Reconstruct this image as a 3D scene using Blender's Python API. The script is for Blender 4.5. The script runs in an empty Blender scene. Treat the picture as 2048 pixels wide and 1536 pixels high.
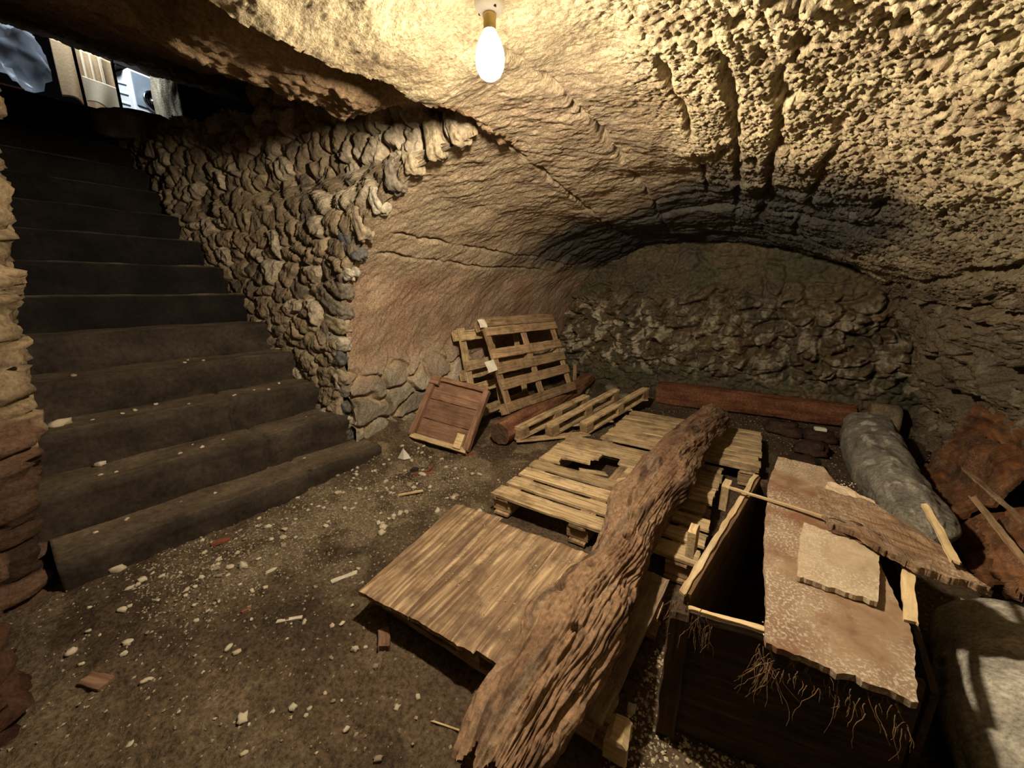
import bpy, math, random
import numpy as np
from mathutils import Matrix, Vector, Euler

random.seed(7)
scene = bpy.context.scene
COL = scene.collection
PI = math.pi
V = Vector

# ------------------------------------------------------------------ numpy noise
def _h(ix, iy, iz, s):
    n = (ix.astype(np.uint32) * np.uint32(374761393) + iy.astype(np.uint32) * np.uint32(668265263)
         + iz.astype(np.uint32) * np.uint32(2147483647 - 5) + np.uint32((s * 974711 + 1013904223) & 0xffffffff))
    n = (n ^ (n >> np.uint32(13))) * np.uint32(1274126177)
    n = (n ^ (n >> np.uint32(15))) * np.uint32(2246822519)
    return (n ^ (n >> np.uint32(16))).astype(np.float64) / 4294967296.0

def _i(x):
    return np.floor(x).astype(np.int64)

def perlin2(x, y, s=0):
    x = np.asarray(x, float); y = np.asarray(y, float)
    ix, iy = _i(x), _i(y); fx, fy = x - ix, y - iy
    ux, uy = fx**3 * (fx * (fx * 6 - 15) + 10), fy**3 * (fy * (fy * 6 - 15) + 10)
    z = np.zeros_like(ix)
    def g(dx, dy):
        a = _h(ix + dx, iy + dy, z, s) * 2 * PI
        return np.cos(a) * (fx - dx) + np.sin(a) * (fy - dy)
    a = g(0, 0) * (1 - ux) + g(1, 0) * ux
    b = g(0, 1) * (1 - ux) + g(1, 1) * ux
    return (a * (1 - uy) + b * uy) * 1.4

def perlin3(x, y, z, s=0):
    x = np.asarray(x, float); y = np.asarray(y, float); z = np.asarray(z, float)
    ix, iy, iz = _i(x), _i(y), _i(z); fx, fy, fz = x - ix, y - iy, z - iz
    f = lambda t: t**3 * (t * (t * 6 - 15) + 10)
    ux, uy, uz = f(fx), f(fy), f(fz)
    def g(dx, dy, dz):
        hh = _h(ix + dx, iy + dy, iz + dz, s)
        a = hh * 2 * PI; c = (hh * 97.13) % 1 * 2 - 1; r = np.sqrt(1 - c * c)
        return r * np.cos(a) * (fx - dx) + r * np.sin(a) * (fy - dy) + c * (fz - dz)
    L = lambda a, b, t: a + (b - a) * t
    return 1.4 * L(L(L(g(0,0,0), g(1,0,0), ux), L(g(0,1,0), g(1,1,0), ux), uy),
                   L(L(g(0,0,1), g(1,0,1), ux), L(g(0,1,1), g(1,1,1), ux), uy), uz)

def fbm2(x, y, o=4, s=0, lac=2.03, g=.5):
    t = 0; a = 1
    for k in range(o):
        t = t + a * perlin2(x, y, s + k); x = x * lac; y = y * lac; a *= g
    return t

def fbm3(x, y, z, o=3, s=0, g=.5):
    t = 0; a = 1
    for k in range(o):
        t = t + a * perlin3(x, y, z, s + k); x = x * 2.03; y = y * 2.03; z = z * 2.03; a *= g
    return t

def worley2(x, y, s=0, jit=.9):
    x = np.asarray(x, float); y = np.asarray(y, float)
    ix, iy = _i(x), _i(y); z = np.zeros_like(ix)
    f1 = np.full(x.shape, 9.); f2 = np.full(x.shape, 9.); idc = np.zeros(x.shape)
    for dx in (-1, 0, 1):
        for dy in (-1, 0, 1):
            cx, cy = ix + dx, iy + dy
            px = cx + .5 + (_h(cx, cy, z, s) - .5) * jit
            py = cy + .5 + (_h(cx, cy, z + 1, s) - .5) * jit
            d = np.hypot(px - x, py - y)
            n = d < f1
            f2 = np.where(n, f1, np.minimum(f2, d))
            idc = np.where(n, _h(cx, cy, z + 2, s), idc)
            f1 = np.where(n, d, f1)
    return f1, f2, idc

def sstep(a, b, x):
    t = np.clip((np.asarray(x, float) - a) / (b - a), 0, 1)
    return t * t * (3 - 2 * t)

# ------------------------------------------------------------------ mesh helpers
def mesh_np(name, verts, faces, colors=None, smooth=True):
    verts = np.asarray(verts, np.float32); faces = np.asarray(faces, np.int32)
    m = bpy.data.meshes.new(name)
    n, k = faces.shape
    m.vertices.add(len(verts)); m.vertices.foreach_set('co', verts.ravel())
    m.loops.add(n * k); m.loops.foreach_set('vertex_index', faces.ravel())
    m.polygons.add(n)
    m.polygons.foreach_set('loop_start', np.arange(0, n * k, k, dtype=np.int32))
    m.polygons.foreach_set('use_smooth', np.full(n, smooth, dtype=bool))
    m.update(calc_edges=True); m.validate()
    if colors is not None:
        at = m.attributes.new('Col', 'FLOAT_COLOR', 'POINT')
        c = np.ones((len(verts), 4), np.float32); c[:, :3] = colors
        at.data.foreach_set('color', c.ravel())
    return m

def mesh_py(name, verts, faces, smooth=False):
    m = bpy.data.meshes.new(name)
    m.from_pydata([tuple(v) for v in verts], [], faces)
    m.validate(); m.update()
    if smooth:
        m.polygons.foreach_set('use_smooth', [True] * len(m.polygons))
    return m

def grid_faces(nr, nc):
    i = np.arange(nr - 1)[:, None] * nc + np.arange(nc - 1)[None, :]
    return np.stack([i, i + 1, i + nc + 1, i + nc], -1).reshape(-1, 4)

def sub_mesh(name, verts, faces, mask, colors):
    f = faces[mask]
    used = np.unique(f)
    mp = np.full(len(verts), -1, np.int64); mp[used] = np.arange(len(used))
    return mesh_np(name, verts[used], mp[f], colors[used])

WORLD = {}
def link(name, mesh, mat, parent=None, M=None):
    o = bpy.data.objects.new(name, mesh); COL.objects.link(o)
    if mat is not None and not mesh.materials:
        mesh.materials.append(mat)
    M = M or Matrix.Identity(4)
    if parent is not None:
        o.parent = parent
        o.matrix_local = WORLD[parent.name].inverted() @ M
    else:
        o.matrix_local = M
    WORLD[o.name] = M.copy()
    return o

def tag(o, label, cat=None, group=None, kind=None):
    o['label'] = label
    if cat: o['category'] = cat
    if group: o['group'] = group
    if kind: o['kind'] = kind
    return o

def empty(name, loc, label, cat, group=None):
    o = bpy.data.objects.new(name, None); COL.objects.link(o)
    o.empty_display_size = .1
    o.location = loc
    WORLD[o.name] = Matrix.Translation(loc)
    return tag(o, label, cat, group)

def frame(origin, xdir, ydir):
    x = V(xdir).normalized(); y = V(ydir); y = (y - x * y.dot(x)).normalized(); z = x.cross(y)
    M = Matrix.Identity(4)
    for i in range(3):
        M[i][0], M[i][1], M[i][2], M[i][3] = x[i], y[i], z[i], origin[i]
    return M

# ------------------------------------------------------------------ materials
def nt(name):
    m = bpy.data.materials.new(name); m.use_nodes = True
    t = m.node_tree; t.nodes.clear()
    out = t.nodes.new('ShaderNodeOutputMaterial'); b = t.nodes.new('ShaderNodeBsdfPrincipled')
    t.links.new(b.outputs[0], out.inputs[0])
    b.inputs['Roughness'].default_value = .9
    b.inputs['Specular IOR Level'].default_value = .2
    return m, t, b

def N(t, typ, **kw):
    n = t.nodes.new(typ)
    for k, v in kw.items():
        if k in n.inputs: n.inputs[k].default_value = v
        else: setattr(n, k, v)
    return n

def ramp(t, src, stops):
    r = t.nodes.new('ShaderNodeValToRGB'); t.links.new(src, r.inputs[0])
    e = r.color_ramp.elements
    while len(e) < len(stops): e.new(.5)
    for q, (p, c) in zip(e, stops):
        q.position = p; q.color = (c[0], c[1], c[2], 1) if not isinstance(c, float) else (c, c, c, 1)
    return r.outputs[0]

def mix(t, fac, a, b, mode='MIX'):
    m = t.nodes.new('ShaderNodeMix'); m.data_type = 'RGBA'; m.blend_type = mode
    for i, v in ((0, fac), (6, a), (7, b)):
        if isinstance(v, (int, float)): m.inputs[i].default_value = v
        elif isinstance(v, tuple): m.inputs[i].default_value = (*v[:3], 1)
        else: t.links.new(v, m.inputs[i])
    return m.outputs[2]

def rock_mat(name, grain=60., lo=.62, hi=1.35, bump=.5, dist=.012, big=4., rough=.92, spec=.15):
    """albedo from the mesh's own stone colours times a fine grain, with a grain bump"""
    m, t, b = nt(name)
    b.inputs['Roughness'].default_value = rough; b.inputs['Specular IOR Level'].default_value = spec
    tc = N(t, 'ShaderNodeTexCoord'); at = N(t, 'ShaderNodeAttribute', attribute_name='Col')
    n1 = N(t, 'ShaderNodeTexNoise', Scale=grain, Detail=6., Roughness=.65); t.links.new(tc.outputs['Object'], n1.inputs['Vector'])
    n2 = N(t, 'ShaderNodeTexNoise', Scale=big, Detail=5., Roughness=.6); t.links.new(tc.outputs['Object'], n2.inputs['Vector'])
    a = ramp(t, n1.outputs[0], [(.3, lo), (.7, hi)]); c = ramp(t, n2.outputs[0], [(.3, .78), (.7, 1.2)])
    col = mix(t, 1., mix(t, 1., at.outputs['Color'], a, 'MULTIPLY'), c, 'MULTIPLY')
    t.links.new(col, b.inputs['Base Color'])
    bp = N(t, 'ShaderNodeBump', Strength=bump, Distance=dist)
    t.links.new(n1.outputs[0], bp.inputs['Height']); t.links.new(bp.outputs[0], b.inputs['Normal'])
    return m

def wood_mat(name, c0, c1, c2, dirt=(.045, .03, .02), dirt_amt=.5, sx=1.6, sy=26., bump=.5, grey=.0, dust=0., stain=None, dist=.006):
    """grain runs along each piece's own X"""
    m, t, b = nt(name)
    tc = N(t, 'ShaderNodeTexCoord'); oi = N(t, 'ShaderNodeObjectInfo')
    off = N(t, 'ShaderNodeVectorMath', operation='SCALE'); 
    cmb = N(t, 'ShaderNodeCombineXYZ'); 
    for i in range(3): t.links.new(oi.outputs['Random'], cmb.inputs[i])
    t.links.new(cmb.outputs[0], off.inputs[0]); off.inputs['Scale'].default_value = 37.
    add = N(t, 'ShaderNodeVectorMath', operation='ADD')
    t.links.new(tc.outputs['Object'], add.inputs[0]); t.links.new(off.outputs[0], add.inputs[1])
    mp = N(t, 'ShaderNodeMapping'); mp.inputs['Scale'].default_value = (sx, sy, sy)
    t.links.new(add.outputs[0], mp.inputs[0])
    g = N(t, 'ShaderNodeTexNoise', Scale=2.4, Detail=8., Roughness=.62, Distortion=.6); t.links.new(mp.outputs[0], g.inputs['Vector'])
    col = ramp(t, g.outputs[0], [(.28, c0), (.5, c1), (.74, c2)])
    d = N(t, 'ShaderNodeTexNoise', Scale=7., Detail=6., Roughness=.7); t.links.new(add.outputs[0], d.inputs['Vector'])
    dm = ramp(t, d.outputs[0], [(.46, 0.), (.72, dirt_amt)])
    col = mix(t, dm, col, dirt)
    if stain:
        s = N(t, 'ShaderNodeTexNoise', Scale=3.2, Detail=5., Roughness=.6); t.links.new(add.outputs[0], s.inputs['Vector'])
        col = mix(t, ramp(t, s.outputs[0], [(.45, 0.), (.6, .85)]), col, stain)
    if dust:
        f = N(t, 'ShaderNodeTexNoise', Scale=120., Detail=3., Roughness=.6); t.links.new(add.outputs[0], f.inputs['Vector'])
        f2 = N(t, 'ShaderNodeTexNoise', Scale=4.5, Detail=4., Roughness=.6); t.links.new(add.outputs[0], f2.inputs['Vector'])
        k = N(t, 'ShaderNodeMath', operation='MULTIPLY')
        t.links.new(ramp(t, f.outputs[0], [(.5, .15), (.62, 1.)]), k.inputs[0]); t.links.new(ramp(t, f2.outputs[0], [(.42, 0.), (.58, dust)]), k.inputs[1])
        col = mix(t, k.outputs[0], col, (.62, .56, .44))
    v = N(t, 'ShaderNodeMath', operation='MULTIPLY_ADD'); t.links.new(oi.outputs['Random'], v.inputs[0]); v.inputs[1].default_value = .5; v.inputs[2].default_value = .75
    cv = N(t, 'ShaderNodeCombineColor')
    for i in range(3): t.links.new(v.outputs[0], cv.inputs[i])
    col = mix(t, 1., col, cv.outputs[0], 'MULTIPLY')
    t.links.new(col, b.inputs['Base Color'])
    bp = N(t, 'ShaderNodeBump', Strength=bump, Distance=dist); t.links.new(g.outputs[0], bp.inputs['Height']); t.links.new(bp.outputs[0], b.inputs['Normal'])
    return m

def plain_mat(name, c, rough=.7, metal=0., grain=0., gs=30., spec=.3):
    m, t, b = nt(name)
    b.inputs['Roughness'].default_value = rough; b.inputs['Metallic'].default_value = metal; b.inputs['Specular IOR Level'].default_value = spec
    tc = N(t, 'ShaderNodeTexCoord'); n = N(t, 'ShaderNodeTexNoise', Scale=gs, Detail=5., Roughness=.65); t.links.new(tc.outputs['Object'], n.inputs['Vector'])
    k = 1 - grain
    col = ramp(t, n.outputs[0], [(.3, tuple(q * k for q in c)), (.7, tuple(min(1, q * (1 + grain)) for q in c))])
    t.links.new(col, b.inputs['Base Color'])
    if grain > .1:
        bp = N(t, 'ShaderNodeBump', Strength=.5, Distance=.004); t.links.new(n.outputs[0], bp.inputs['Height']); t.links.new(bp.outputs[0], b.inputs['Normal'])
    return m

M_tuff = rock_mat('tuff_rock', grain=70, lo=.55, hi=1.4, bump=.9, dist=.012)
M_rubble = rock_mat('rubble_stone', grain=55, lo=.55, hi=1.4, bump=.8, dist=.01)
M_back = rock_mat('damp_rock', grain=30, lo=.5, hi=1.5, bump=.8, dist=.015, rough=.75, spec=.3)
M_soil = rock_mat('soil', grain=60, lo=.35, hi=1.7, bump=1., dist=.016, big=7.)
M_step = rock_mat('step_stone', grain=35, lo=.6, hi=1.35, bump=.5, dist=.008, big=3.)
M_pallet = wood_mat('pallet_wood', (.17, .105, .055), (.50, .37, .21), (.74, .60, .38), dirt_amt=.8)
M_pallet_old = wood_mat('old_pallet_wood', (.15, .09, .05), (.39, .265, .15), (.58, .43, .27), dirt_amt=.7)
M_panel = wood_mat('panel_wood', (.075, .046, .03), (.23, .155, .092), (.62, .47, .29), dirt=(.085, .056, .038), dirt_amt=1., sx=.9, sy=15.)
M_strip = wood_mat('dark_strip_wood', (.10, .065, .045), (.19, .135, .09), (.28, .2, .14), dirt_amt=.6, dust=.25)
M_log = rock_mat('log_wood', grain=45, lo=.5, hi=1.45, bump=.8, dist=.008, big=6.)
M_red = wood_mat('red_timber', (.10, .04, .02), (.24, .10, .05), (.36, .17, .09), dirt=(.05, .025, .015), dirt_amt=.7)
M_crate_shade = wood_mat('crate_wood_shaded', (.025, .016, .010), (.055, .036, .021), (.11, .072, .04), dirt=(.012, .009, .007), dirt_amt=.7)  # chest wood coloured near-black for the shade on its front
M_crate_lit = wood_mat('crate_wood_lit', (.06, .035, .02), (.14, .085, .045), (.24, .16, .09), dirt=(.03, .02, .012), dirt_amt=.7)  # same chest wood, coloured lighter for the side that catches light
M_pale = wood_mat('pale_wood', (.35, .24, .12), (.55, .42, .24), (.7, .58, .38), dirt_amt=.35)
M_chip = wood_mat('chipboard', (.26, .165, .10), (.36, .245, .155), (.46, .34, .23), dirt=(.18, .085, .045), dirt_amt=.45, sx=5, sy=6., dust=1., bump=.2, stain=(.22, .10, .055))
M_chip2 = wood_mat('chipboard_pale', (.32, .235, .15), (.42, .325, .22), (.50, .40, .28), dirt=(.2, .13, .08), dirt_amt=.3, sx=5, sy=6., dust=.7, bump=.2)
M_rot = wood_mat('rotten_wood', (.08, .045, .025), (.2, .125, .075), (.34, .23, .14), dirt_amt=.6, sx=3, dust=.3, bump=1.)
M_orange = wood_mat('orange_board', (.05, .02, .008), (.13, .055, .022), (.26, .115, .045), dirt=(.02, .011, .007), dirt_amt=1., sx=2, sy=8., dust=.15)
M_tray = wood_mat('tray_wood', (.10, .055, .035), (.22, .125, .08), (.34, .21, .14), dirt_amt=.6)
M_sack = rock_mat('grey_sack', grain=75, lo=.5, hi=1.45, bump=.7, dist=.008, big=7.)
M_pebble = plain_mat('pale_stone', (.5, .43, .31), rough=.9, grain=.35, gs=40)
M_pebble2 = plain_mat('grey_stone', (.30, .25, .18), rough=.9, grain=.35, gs=40)
M_pebble3 = plain_mat('white_stone', (.56, .5, .38), rough=.9, grain=.25, gs=40)
M_brick = plain_mat('red_brick', (.2, .065, .035), rough=.9, grain=.3, gs=60)
M_paper = plain_mat('paper', (.75, .73, .62), rough=.8, grain=.05)
M_plastic = plain_mat('grey_plastic', (.55, .53, .45), rough=.5, grain=.1)
M_black = plain_mat('black_iron', (.015, .013, .012), rough=.6, grain=.2)
M_brass = plain_mat('brass', (.55, .42, .18), rough=.45, metal=.6, grain=.1)
M_ceramic = plain_mat('white_ceramic', (.8, .78, .7), rough=.4, grain=.03)
M_white = plain_mat('white_enamel', (.75, .78, .8), rough=.4, grain=.03)
M_greyp = plain_mat('grey_enamel', (.22, .26, .3), rough=.45, grain=.06)
M_chrome = plain_mat('chrome', (.75, .77, .8), rough=.15, metal=1., grain=.03)
M_cloth = plain_mat('beige_cloth', (.36, .25, .14), rough=.95, grain=.15, gs=60)
M_cloth2 = plain_mat('cream_cloth', (.72, .6, .42), rough=.95, grain=.1, gs=60)
M_unlit = plain_mat('unlit_wall', (.003, .0026, .0024), rough=1., grain=.2, spec=0.)  # near-black colour stands in for the unlit depth of the landing
M_dark = plain_mat('dark_stuff', (.03, .025, .022), rough=.8, grain=.2)
M_frag = plain_mat('bone_shard', (.5, .46, .38), rough=.8, grain=.2)

# ------------------------------------------------------------------ the cave shell
# profile control points (x, z) near the lamp and at the far end
PN = np.array([(-2.98,-.15),(-2.96,.4),(-2.9,.95),(-2.76,1.42),(-2.38,1.82),(-1.96,2.06),(-1.42,2.175),(-.9,2.235),(-.3,2.18),(.3,2.0),(.82,1.66),(1.2,1.18),(1.46,.6),(1.62,-.15)])
PB = np.array([(-2.96,-.15),(-2.86,.45),(-2.8,.97),(-2.62,1.42),(-2.36,1.72),(-2.0,1.87),(-1.66,1.95),(-1.15,1.975),(-.62,1.94),(.1,1.71),(.5,1.48),(.73,1.2),(.97,.5),(1.1,-.15)])
def catmull(P, t):
    n = len(P); i = np.clip(np.floor(t).astype(int), 0, n - 2); f = (t - i)[..., None]
    p0, p1, p2, p3 = P[np.clip(i - 1, 0, n - 1)], P[i], P[i + 1], P[np.clip(i + 2, 0, n - 1)]
    return .5 * (2 * p1 + (p2 - p0) * f + (2 * p0 - 5 * p1 + 4 * p2 - p3) * f**2 + (3 * p1 - p0 - 3 * p2 + p3) * f**3)
tt = np.linspace(0, 13, 4000)
pc = catmull(PN, tt); arc = np.concatenate([[0], np.cumsum(np.hypot(*np.diff(pc, axis=0).T))])
T_of_arc = lambda u: np.interp(u, arc, tt)
ARC = arc[-1]
def vault_xz(u, y):
    w = sstep(1.7, 5.2, y)
    t = T_of_arc(u)
    return catmull(PN, t) * (1 - w)[..., None] + catmull(PB, t) * w[..., None]
U_of_x = lambda x: float(np.interp(x, pc[(tt > 4) & (tt < 11), 0], arc[(tt > 4) & (tt < 11)]))
U_LIP = U_of_x(-1.41)
U_CROWN = U_of_x(-.9)
U_WL = float(np.interp(1.3, pc[tt < 5, 1], arc[tt < 5]))
U_WR = float(np.interp(-.95, -pc[tt > 9, 1], arc[tt > 9]))
STAIR_A, STAIR_B = -.12, 1.65

def build_vault():
    den = np.linspace(0, ARC, 3000); wgt = 1 + 1.5 * sstep(U_CROWN - .2, U_CROWN + .6, den)
    cu = np.interp(np.linspace(0, 1, 1040), np.cumsum(wgt) / wgt.sum(), den)
    dy = np.linspace(-1.3, 5.45, 3000); wy = 1 + 1.5 * (sstep(-.1, .3, dy) - sstep(2.6, 3.4, dy)) - .6 * (1 - sstep(-.5, 0, dy))
    cy = np.interp(np.linspace(0, 1, 960), np.cumsum(wy) / wy.sum(), dy)
    cy[np.argmin(abs(cy - STAIR_B))] = STAIR_B
    Y, U = np.meshgrid(cy, cu, indexing='ij')
    xz = vault_xz(U, Y)
    P = np.stack([xz[..., 0], Y, xz[..., 1]], -1)
    du = np.gradient(P, axis=1); dyv = np.gradient(P, axis=0)
    nrm = np.cross(du, dyv); nrm /= np.linalg.norm(nrm, axis=-1, keepdims=True)
    s = np.sign((nrm * (np.array([-.8, 2, .9]) - P)).sum(-1, keepdims=True)); nrm = nrm * np.sign(np.median(s))
    right = sstep(U_CROWN + .05, U_CROWN + .75, U)
    near = 1 - sstep(2.6, 4.0, Y)
    leftflank = (1 - sstep(U_CROWN - .1, U_CROWN + .4, U)) * sstep(1.0, 1.9, Y)
    low = 1 - sstep(.45, .95, P[..., 2] + .12 * perlin2(U * 3, Y * 3, 9))
    band = sstep(2.7, 3.6, Y + .35 * perlin2(U * 2, Y * 2, 31) + .5 * sstep(U_CROWN - .3, U_CROWN + .5, U) - .25) * sstep(1.5, 1.8, P[..., 2])
    d = .05 * fbm2(U * 1.1, Y * .9, 3, 1) + (.018 - .010 * leftflank) * fbm2(U * 4.2, Y * 4.2, 3, 5)
    # granular tuff
    f1, f2, _ = worley2(U * 68 + .4 * perlin2(U * 40, Y * 40, 3), Y * 68 + .4 * perlin2(U * 40, Y * 40, 4), 11)
    gran = np.clip(.8 - f1, 0, 1)
    far = 1 - .5 * sstep(2.8, 4.2, Y)
    kn = fbm2(U * 33, Y * 33, 2, 15, g=.6)
    d += gran * (.005 + .010 * right * far - .003 * leftflank) + kn * (.003 + .0115 * right * far)
    d -= .022 * sstep(.25, .6, -kn) * right * far
    big = np.clip(fbm2(U * 9, Y * 9, 3, 21) - .35, 0, 1) * (.15 + .5 * right)
    d -= .045 * np.minimum(big, .5) * (1 - .8 * leftflank)
    pits = sstep(.45, .62, perlin2(U * 7.5, Y * 7.5, 41) + .4 * perlin2(U * 19, Y * 19, 42)) * right
    d -= .05 * pits
    # tooled, streaky left flank
    st = fbm2((U + Y) * 4., (U - Y) * 13., 4, 51)
    d += leftflank * (.006 * st - .004 * np.abs(perlin2((U + .6 * Y) * 12, (U - Y) * 30, 55)) + .004 * fbm2(U * 22, Y * 22, 3, 57))
    # rough boulders low on both flanks
    w1, w2, wid = worley2(U * 4.6 + .35 * perlin2(U * 5, Y * 5, 61), Y * 4.0 + .35 * perlin2(U * 5, Y * 5, 62), 63)
    stone = sstep(.02, .22, w2 - w1)
    lo = low * (U < 3) * (1 - .35 * sstep(2.9, 3.8, Y))
    d += lo * (.085 * stone - .02 + .04 * wid)
    rlow = sstep(U_WR - .95, U_WR, U)
    rr = fbm2(U * 3.2, Y * 2.6, 5, 71)
    d += rlow * (.09 * rr - .15 * sstep(.12, .45, perlin2(U * 4.2, Y * 4.2, 77) + .3 * perlin2(U * 11, Y * 11, 78)))
    # courses of the vault: eroded joints running lengthwise
    def groove(x, y0, y1, wid, dep, seed, u=None):
        nonlocal d
        uu = U_of_x(x) if u is None else u
        wob = .02 * perlin2(Y * 5, Y * 0 + seed, seed) + .012 * perlin2(Y * 17, Y * 0, seed + 1)
        m = sstep(y0 - .15, y0 + .1, Y) * (1 - sstep(y1 - .1, y1 + .25, Y))
        k = np.clip(.55 + 1.1 * perlin2(Y * 4.3, Y * 0 + 3, seed + 2), .12, 1.3)
        d -= dep * k * m * np.exp(-((U - uu - wob) / (wid * (.6 + .5 * k)))**2)
    groove(-.57, 1.7, 3.3, .015, .06, 101); groove(-.36, 1.7, 3.8, .021, .08, 103)
    groove(-.19, 1.9, 3.9, .021, .085, 105); groove(.035, 2.3, 4.3, .017, .07, 107)
    groove(-1.01, 1.35, 4.2, .013, .08, 109); groove(-1.5, 1.6, 4.4, .013, .08, 111)
    groove(0, 1.9, 4.4, .011, .06, 113, u=U_WL + .62); groove(0, 1.85, 3.9, .011, .065, 115, u=U_WL + .42)
    groove(.92, 2.4, 5.2, .035, .14, 117); groove(1.12, 3.2, 5.2, .022, .07, 119, u=U_WR - .38)
    # cross joints and slabs of the dark band at the far end
    for i, (yy, u0, u1) in enumerate(((3.75, U_CROWN - .5, U_CROWN + 1.6), (4.35, U_CROWN - .9, U_CROWN + 1.9), (4.85, U_CROWN - 1.2, U_CROWN + 2.2))):
        wob = .05 * perlin2(U * 2.5, U * 0 + i, 131 + i) + .02 * perlin2(U * 9, U * 0, 135 + i)
        m = sstep(u0, u0 + .3, U) * (1 - sstep(u1 - .3, u1, U))
        d -= .03 * m * np.exp(-((Y - yy - wob) / .025)**2)
        d += .018 * m * sstep(yy - .02, yy + .02, Y - wob) * (1 - sstep(yy + .1, yy + .5, Y - wob))
    d += band * .02 * fbm2(U * 3, Y * 11, 4, 141)
    # keep the lamp's foot clear and the edge at the stair wall calm
    lamp = np.exp(-(((P[..., 0] + .86) / .09)**2 + ((Y - 1.04) / .09)**2))
    d = d * (1 - lamp)
    P = P + nrm * d[..., None]
    # ragged lip above the stairs
    wl = U_LIP + .03 * fbm2(Y * 3, Y * 0 + 2, 3, 151) + .012 * perlin2(Y * 25, Y * 0, 155)
    V0 = P.reshape(-1, 3); F = grid_faces(len(cy), len(cu))
    fy = Y.ravel()[F].mean(1); fu = U.ravel()[F].mean(1); fl = wl.ravel()[F].mean(1)
    open_ = (fu < fl) & (fy > STAIR_A) & (fy < STAIR_B)
    # stone colours
    tan = np.array([.43, .355, .235]); yel = np.array([.50, .43, .27]); brn = np.array([.27, .19, .12])
    plast = np.array([.33, .25, .17]); red = np.array([.30, .19, .13]); band_dark = np.array([.042, .043, .043]); mor = np.array([.44, .35, .22])
    n1 = np.clip(.5 + .8 * fbm2(U * 1.6, Y * 1.6, 4, 161), 0, 1)[..., None]
    c = tan * (1 - n1) + yel * n1
    n2 = sstep(.05, .5, fbm2(U * 3.2, Y * 3.2, 4, 165))[..., None]
    c = c * (1 - .45 * n2) + brn * .45 * n2
    lf = leftflank[..., None]
    n3 = np.clip(.5 + .8 * fbm2(U * 2.2, Y * 2.2, 3, 171), 0, 1)[..., None]
    c = c * (1 - lf) + lf * (plast * (1 - n3) + red * n3)
    yb = sstep(4.2, 2.2, Y)[..., None] if False else (1 - sstep(2.2, 3.6, Y))[..., None]
    hi = (lf * sstep(1.4, 1.7, P[..., 2])[..., None])
    c = c * (1 - .5 * hi) + .5 * hi * np.array([.40, .345, .235])
    bb = band[..., None]
    n4 = np.clip(.5 + fbm2(U * 2, Y * 7, 3, 175), 0, 1)[..., None]
    c = c * (1 - .95 * bb) + .95 * bb * (band_dark * (.75 + .7 * n4))  # blue-grey band stone, painted darker still for the far end's shade
    l3 = (lo * .9)[..., None]; sc = (.55 + .6 * wid)[..., None] * np.array([.42, .38, .30])
    c = c * (1 - l3) + l3 * np.where((stone > .5)[..., None], sc, mor)
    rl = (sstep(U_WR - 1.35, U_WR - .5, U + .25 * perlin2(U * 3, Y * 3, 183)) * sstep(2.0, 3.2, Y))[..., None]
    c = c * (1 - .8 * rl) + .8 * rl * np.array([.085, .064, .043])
    wr = (rlow * sstep(.2, .6, fbm2(U * 5, Y * 5, 3, 181)))[..., None]
    c = c * (1 - .4 * wr) + .4 * wr * np.array([.38, .33, .25])
    Cc = c.reshape(-1, 3)
    keep = ~open_
    left = (fu < U_WL) & keep; rgt = (fu > U_WR) & keep; top = keep & ~left & ~rgt
    o = link('ceiling', sub_mesh('ceiling', V0, F, top, Cc), M_tuff); tag(o, 'rough tan rock vault with eroded joints around the lamp', 'ceiling', kind='structure')
    o = link('wall_left', sub_mesh('wall_left', V0, F, left, Cc), M_tuff); tag(o, 'smoothed reddish left flank of the vault over rubble masonry', 'wall', kind='structure')
    o = link('wall_right', sub_mesh('wall_right', V0, F, rgt, Cc), M_tuff); tag(o, 'pitted dark right flank of the rock vault', 'wall', kind='structure')
build_vault()

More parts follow.
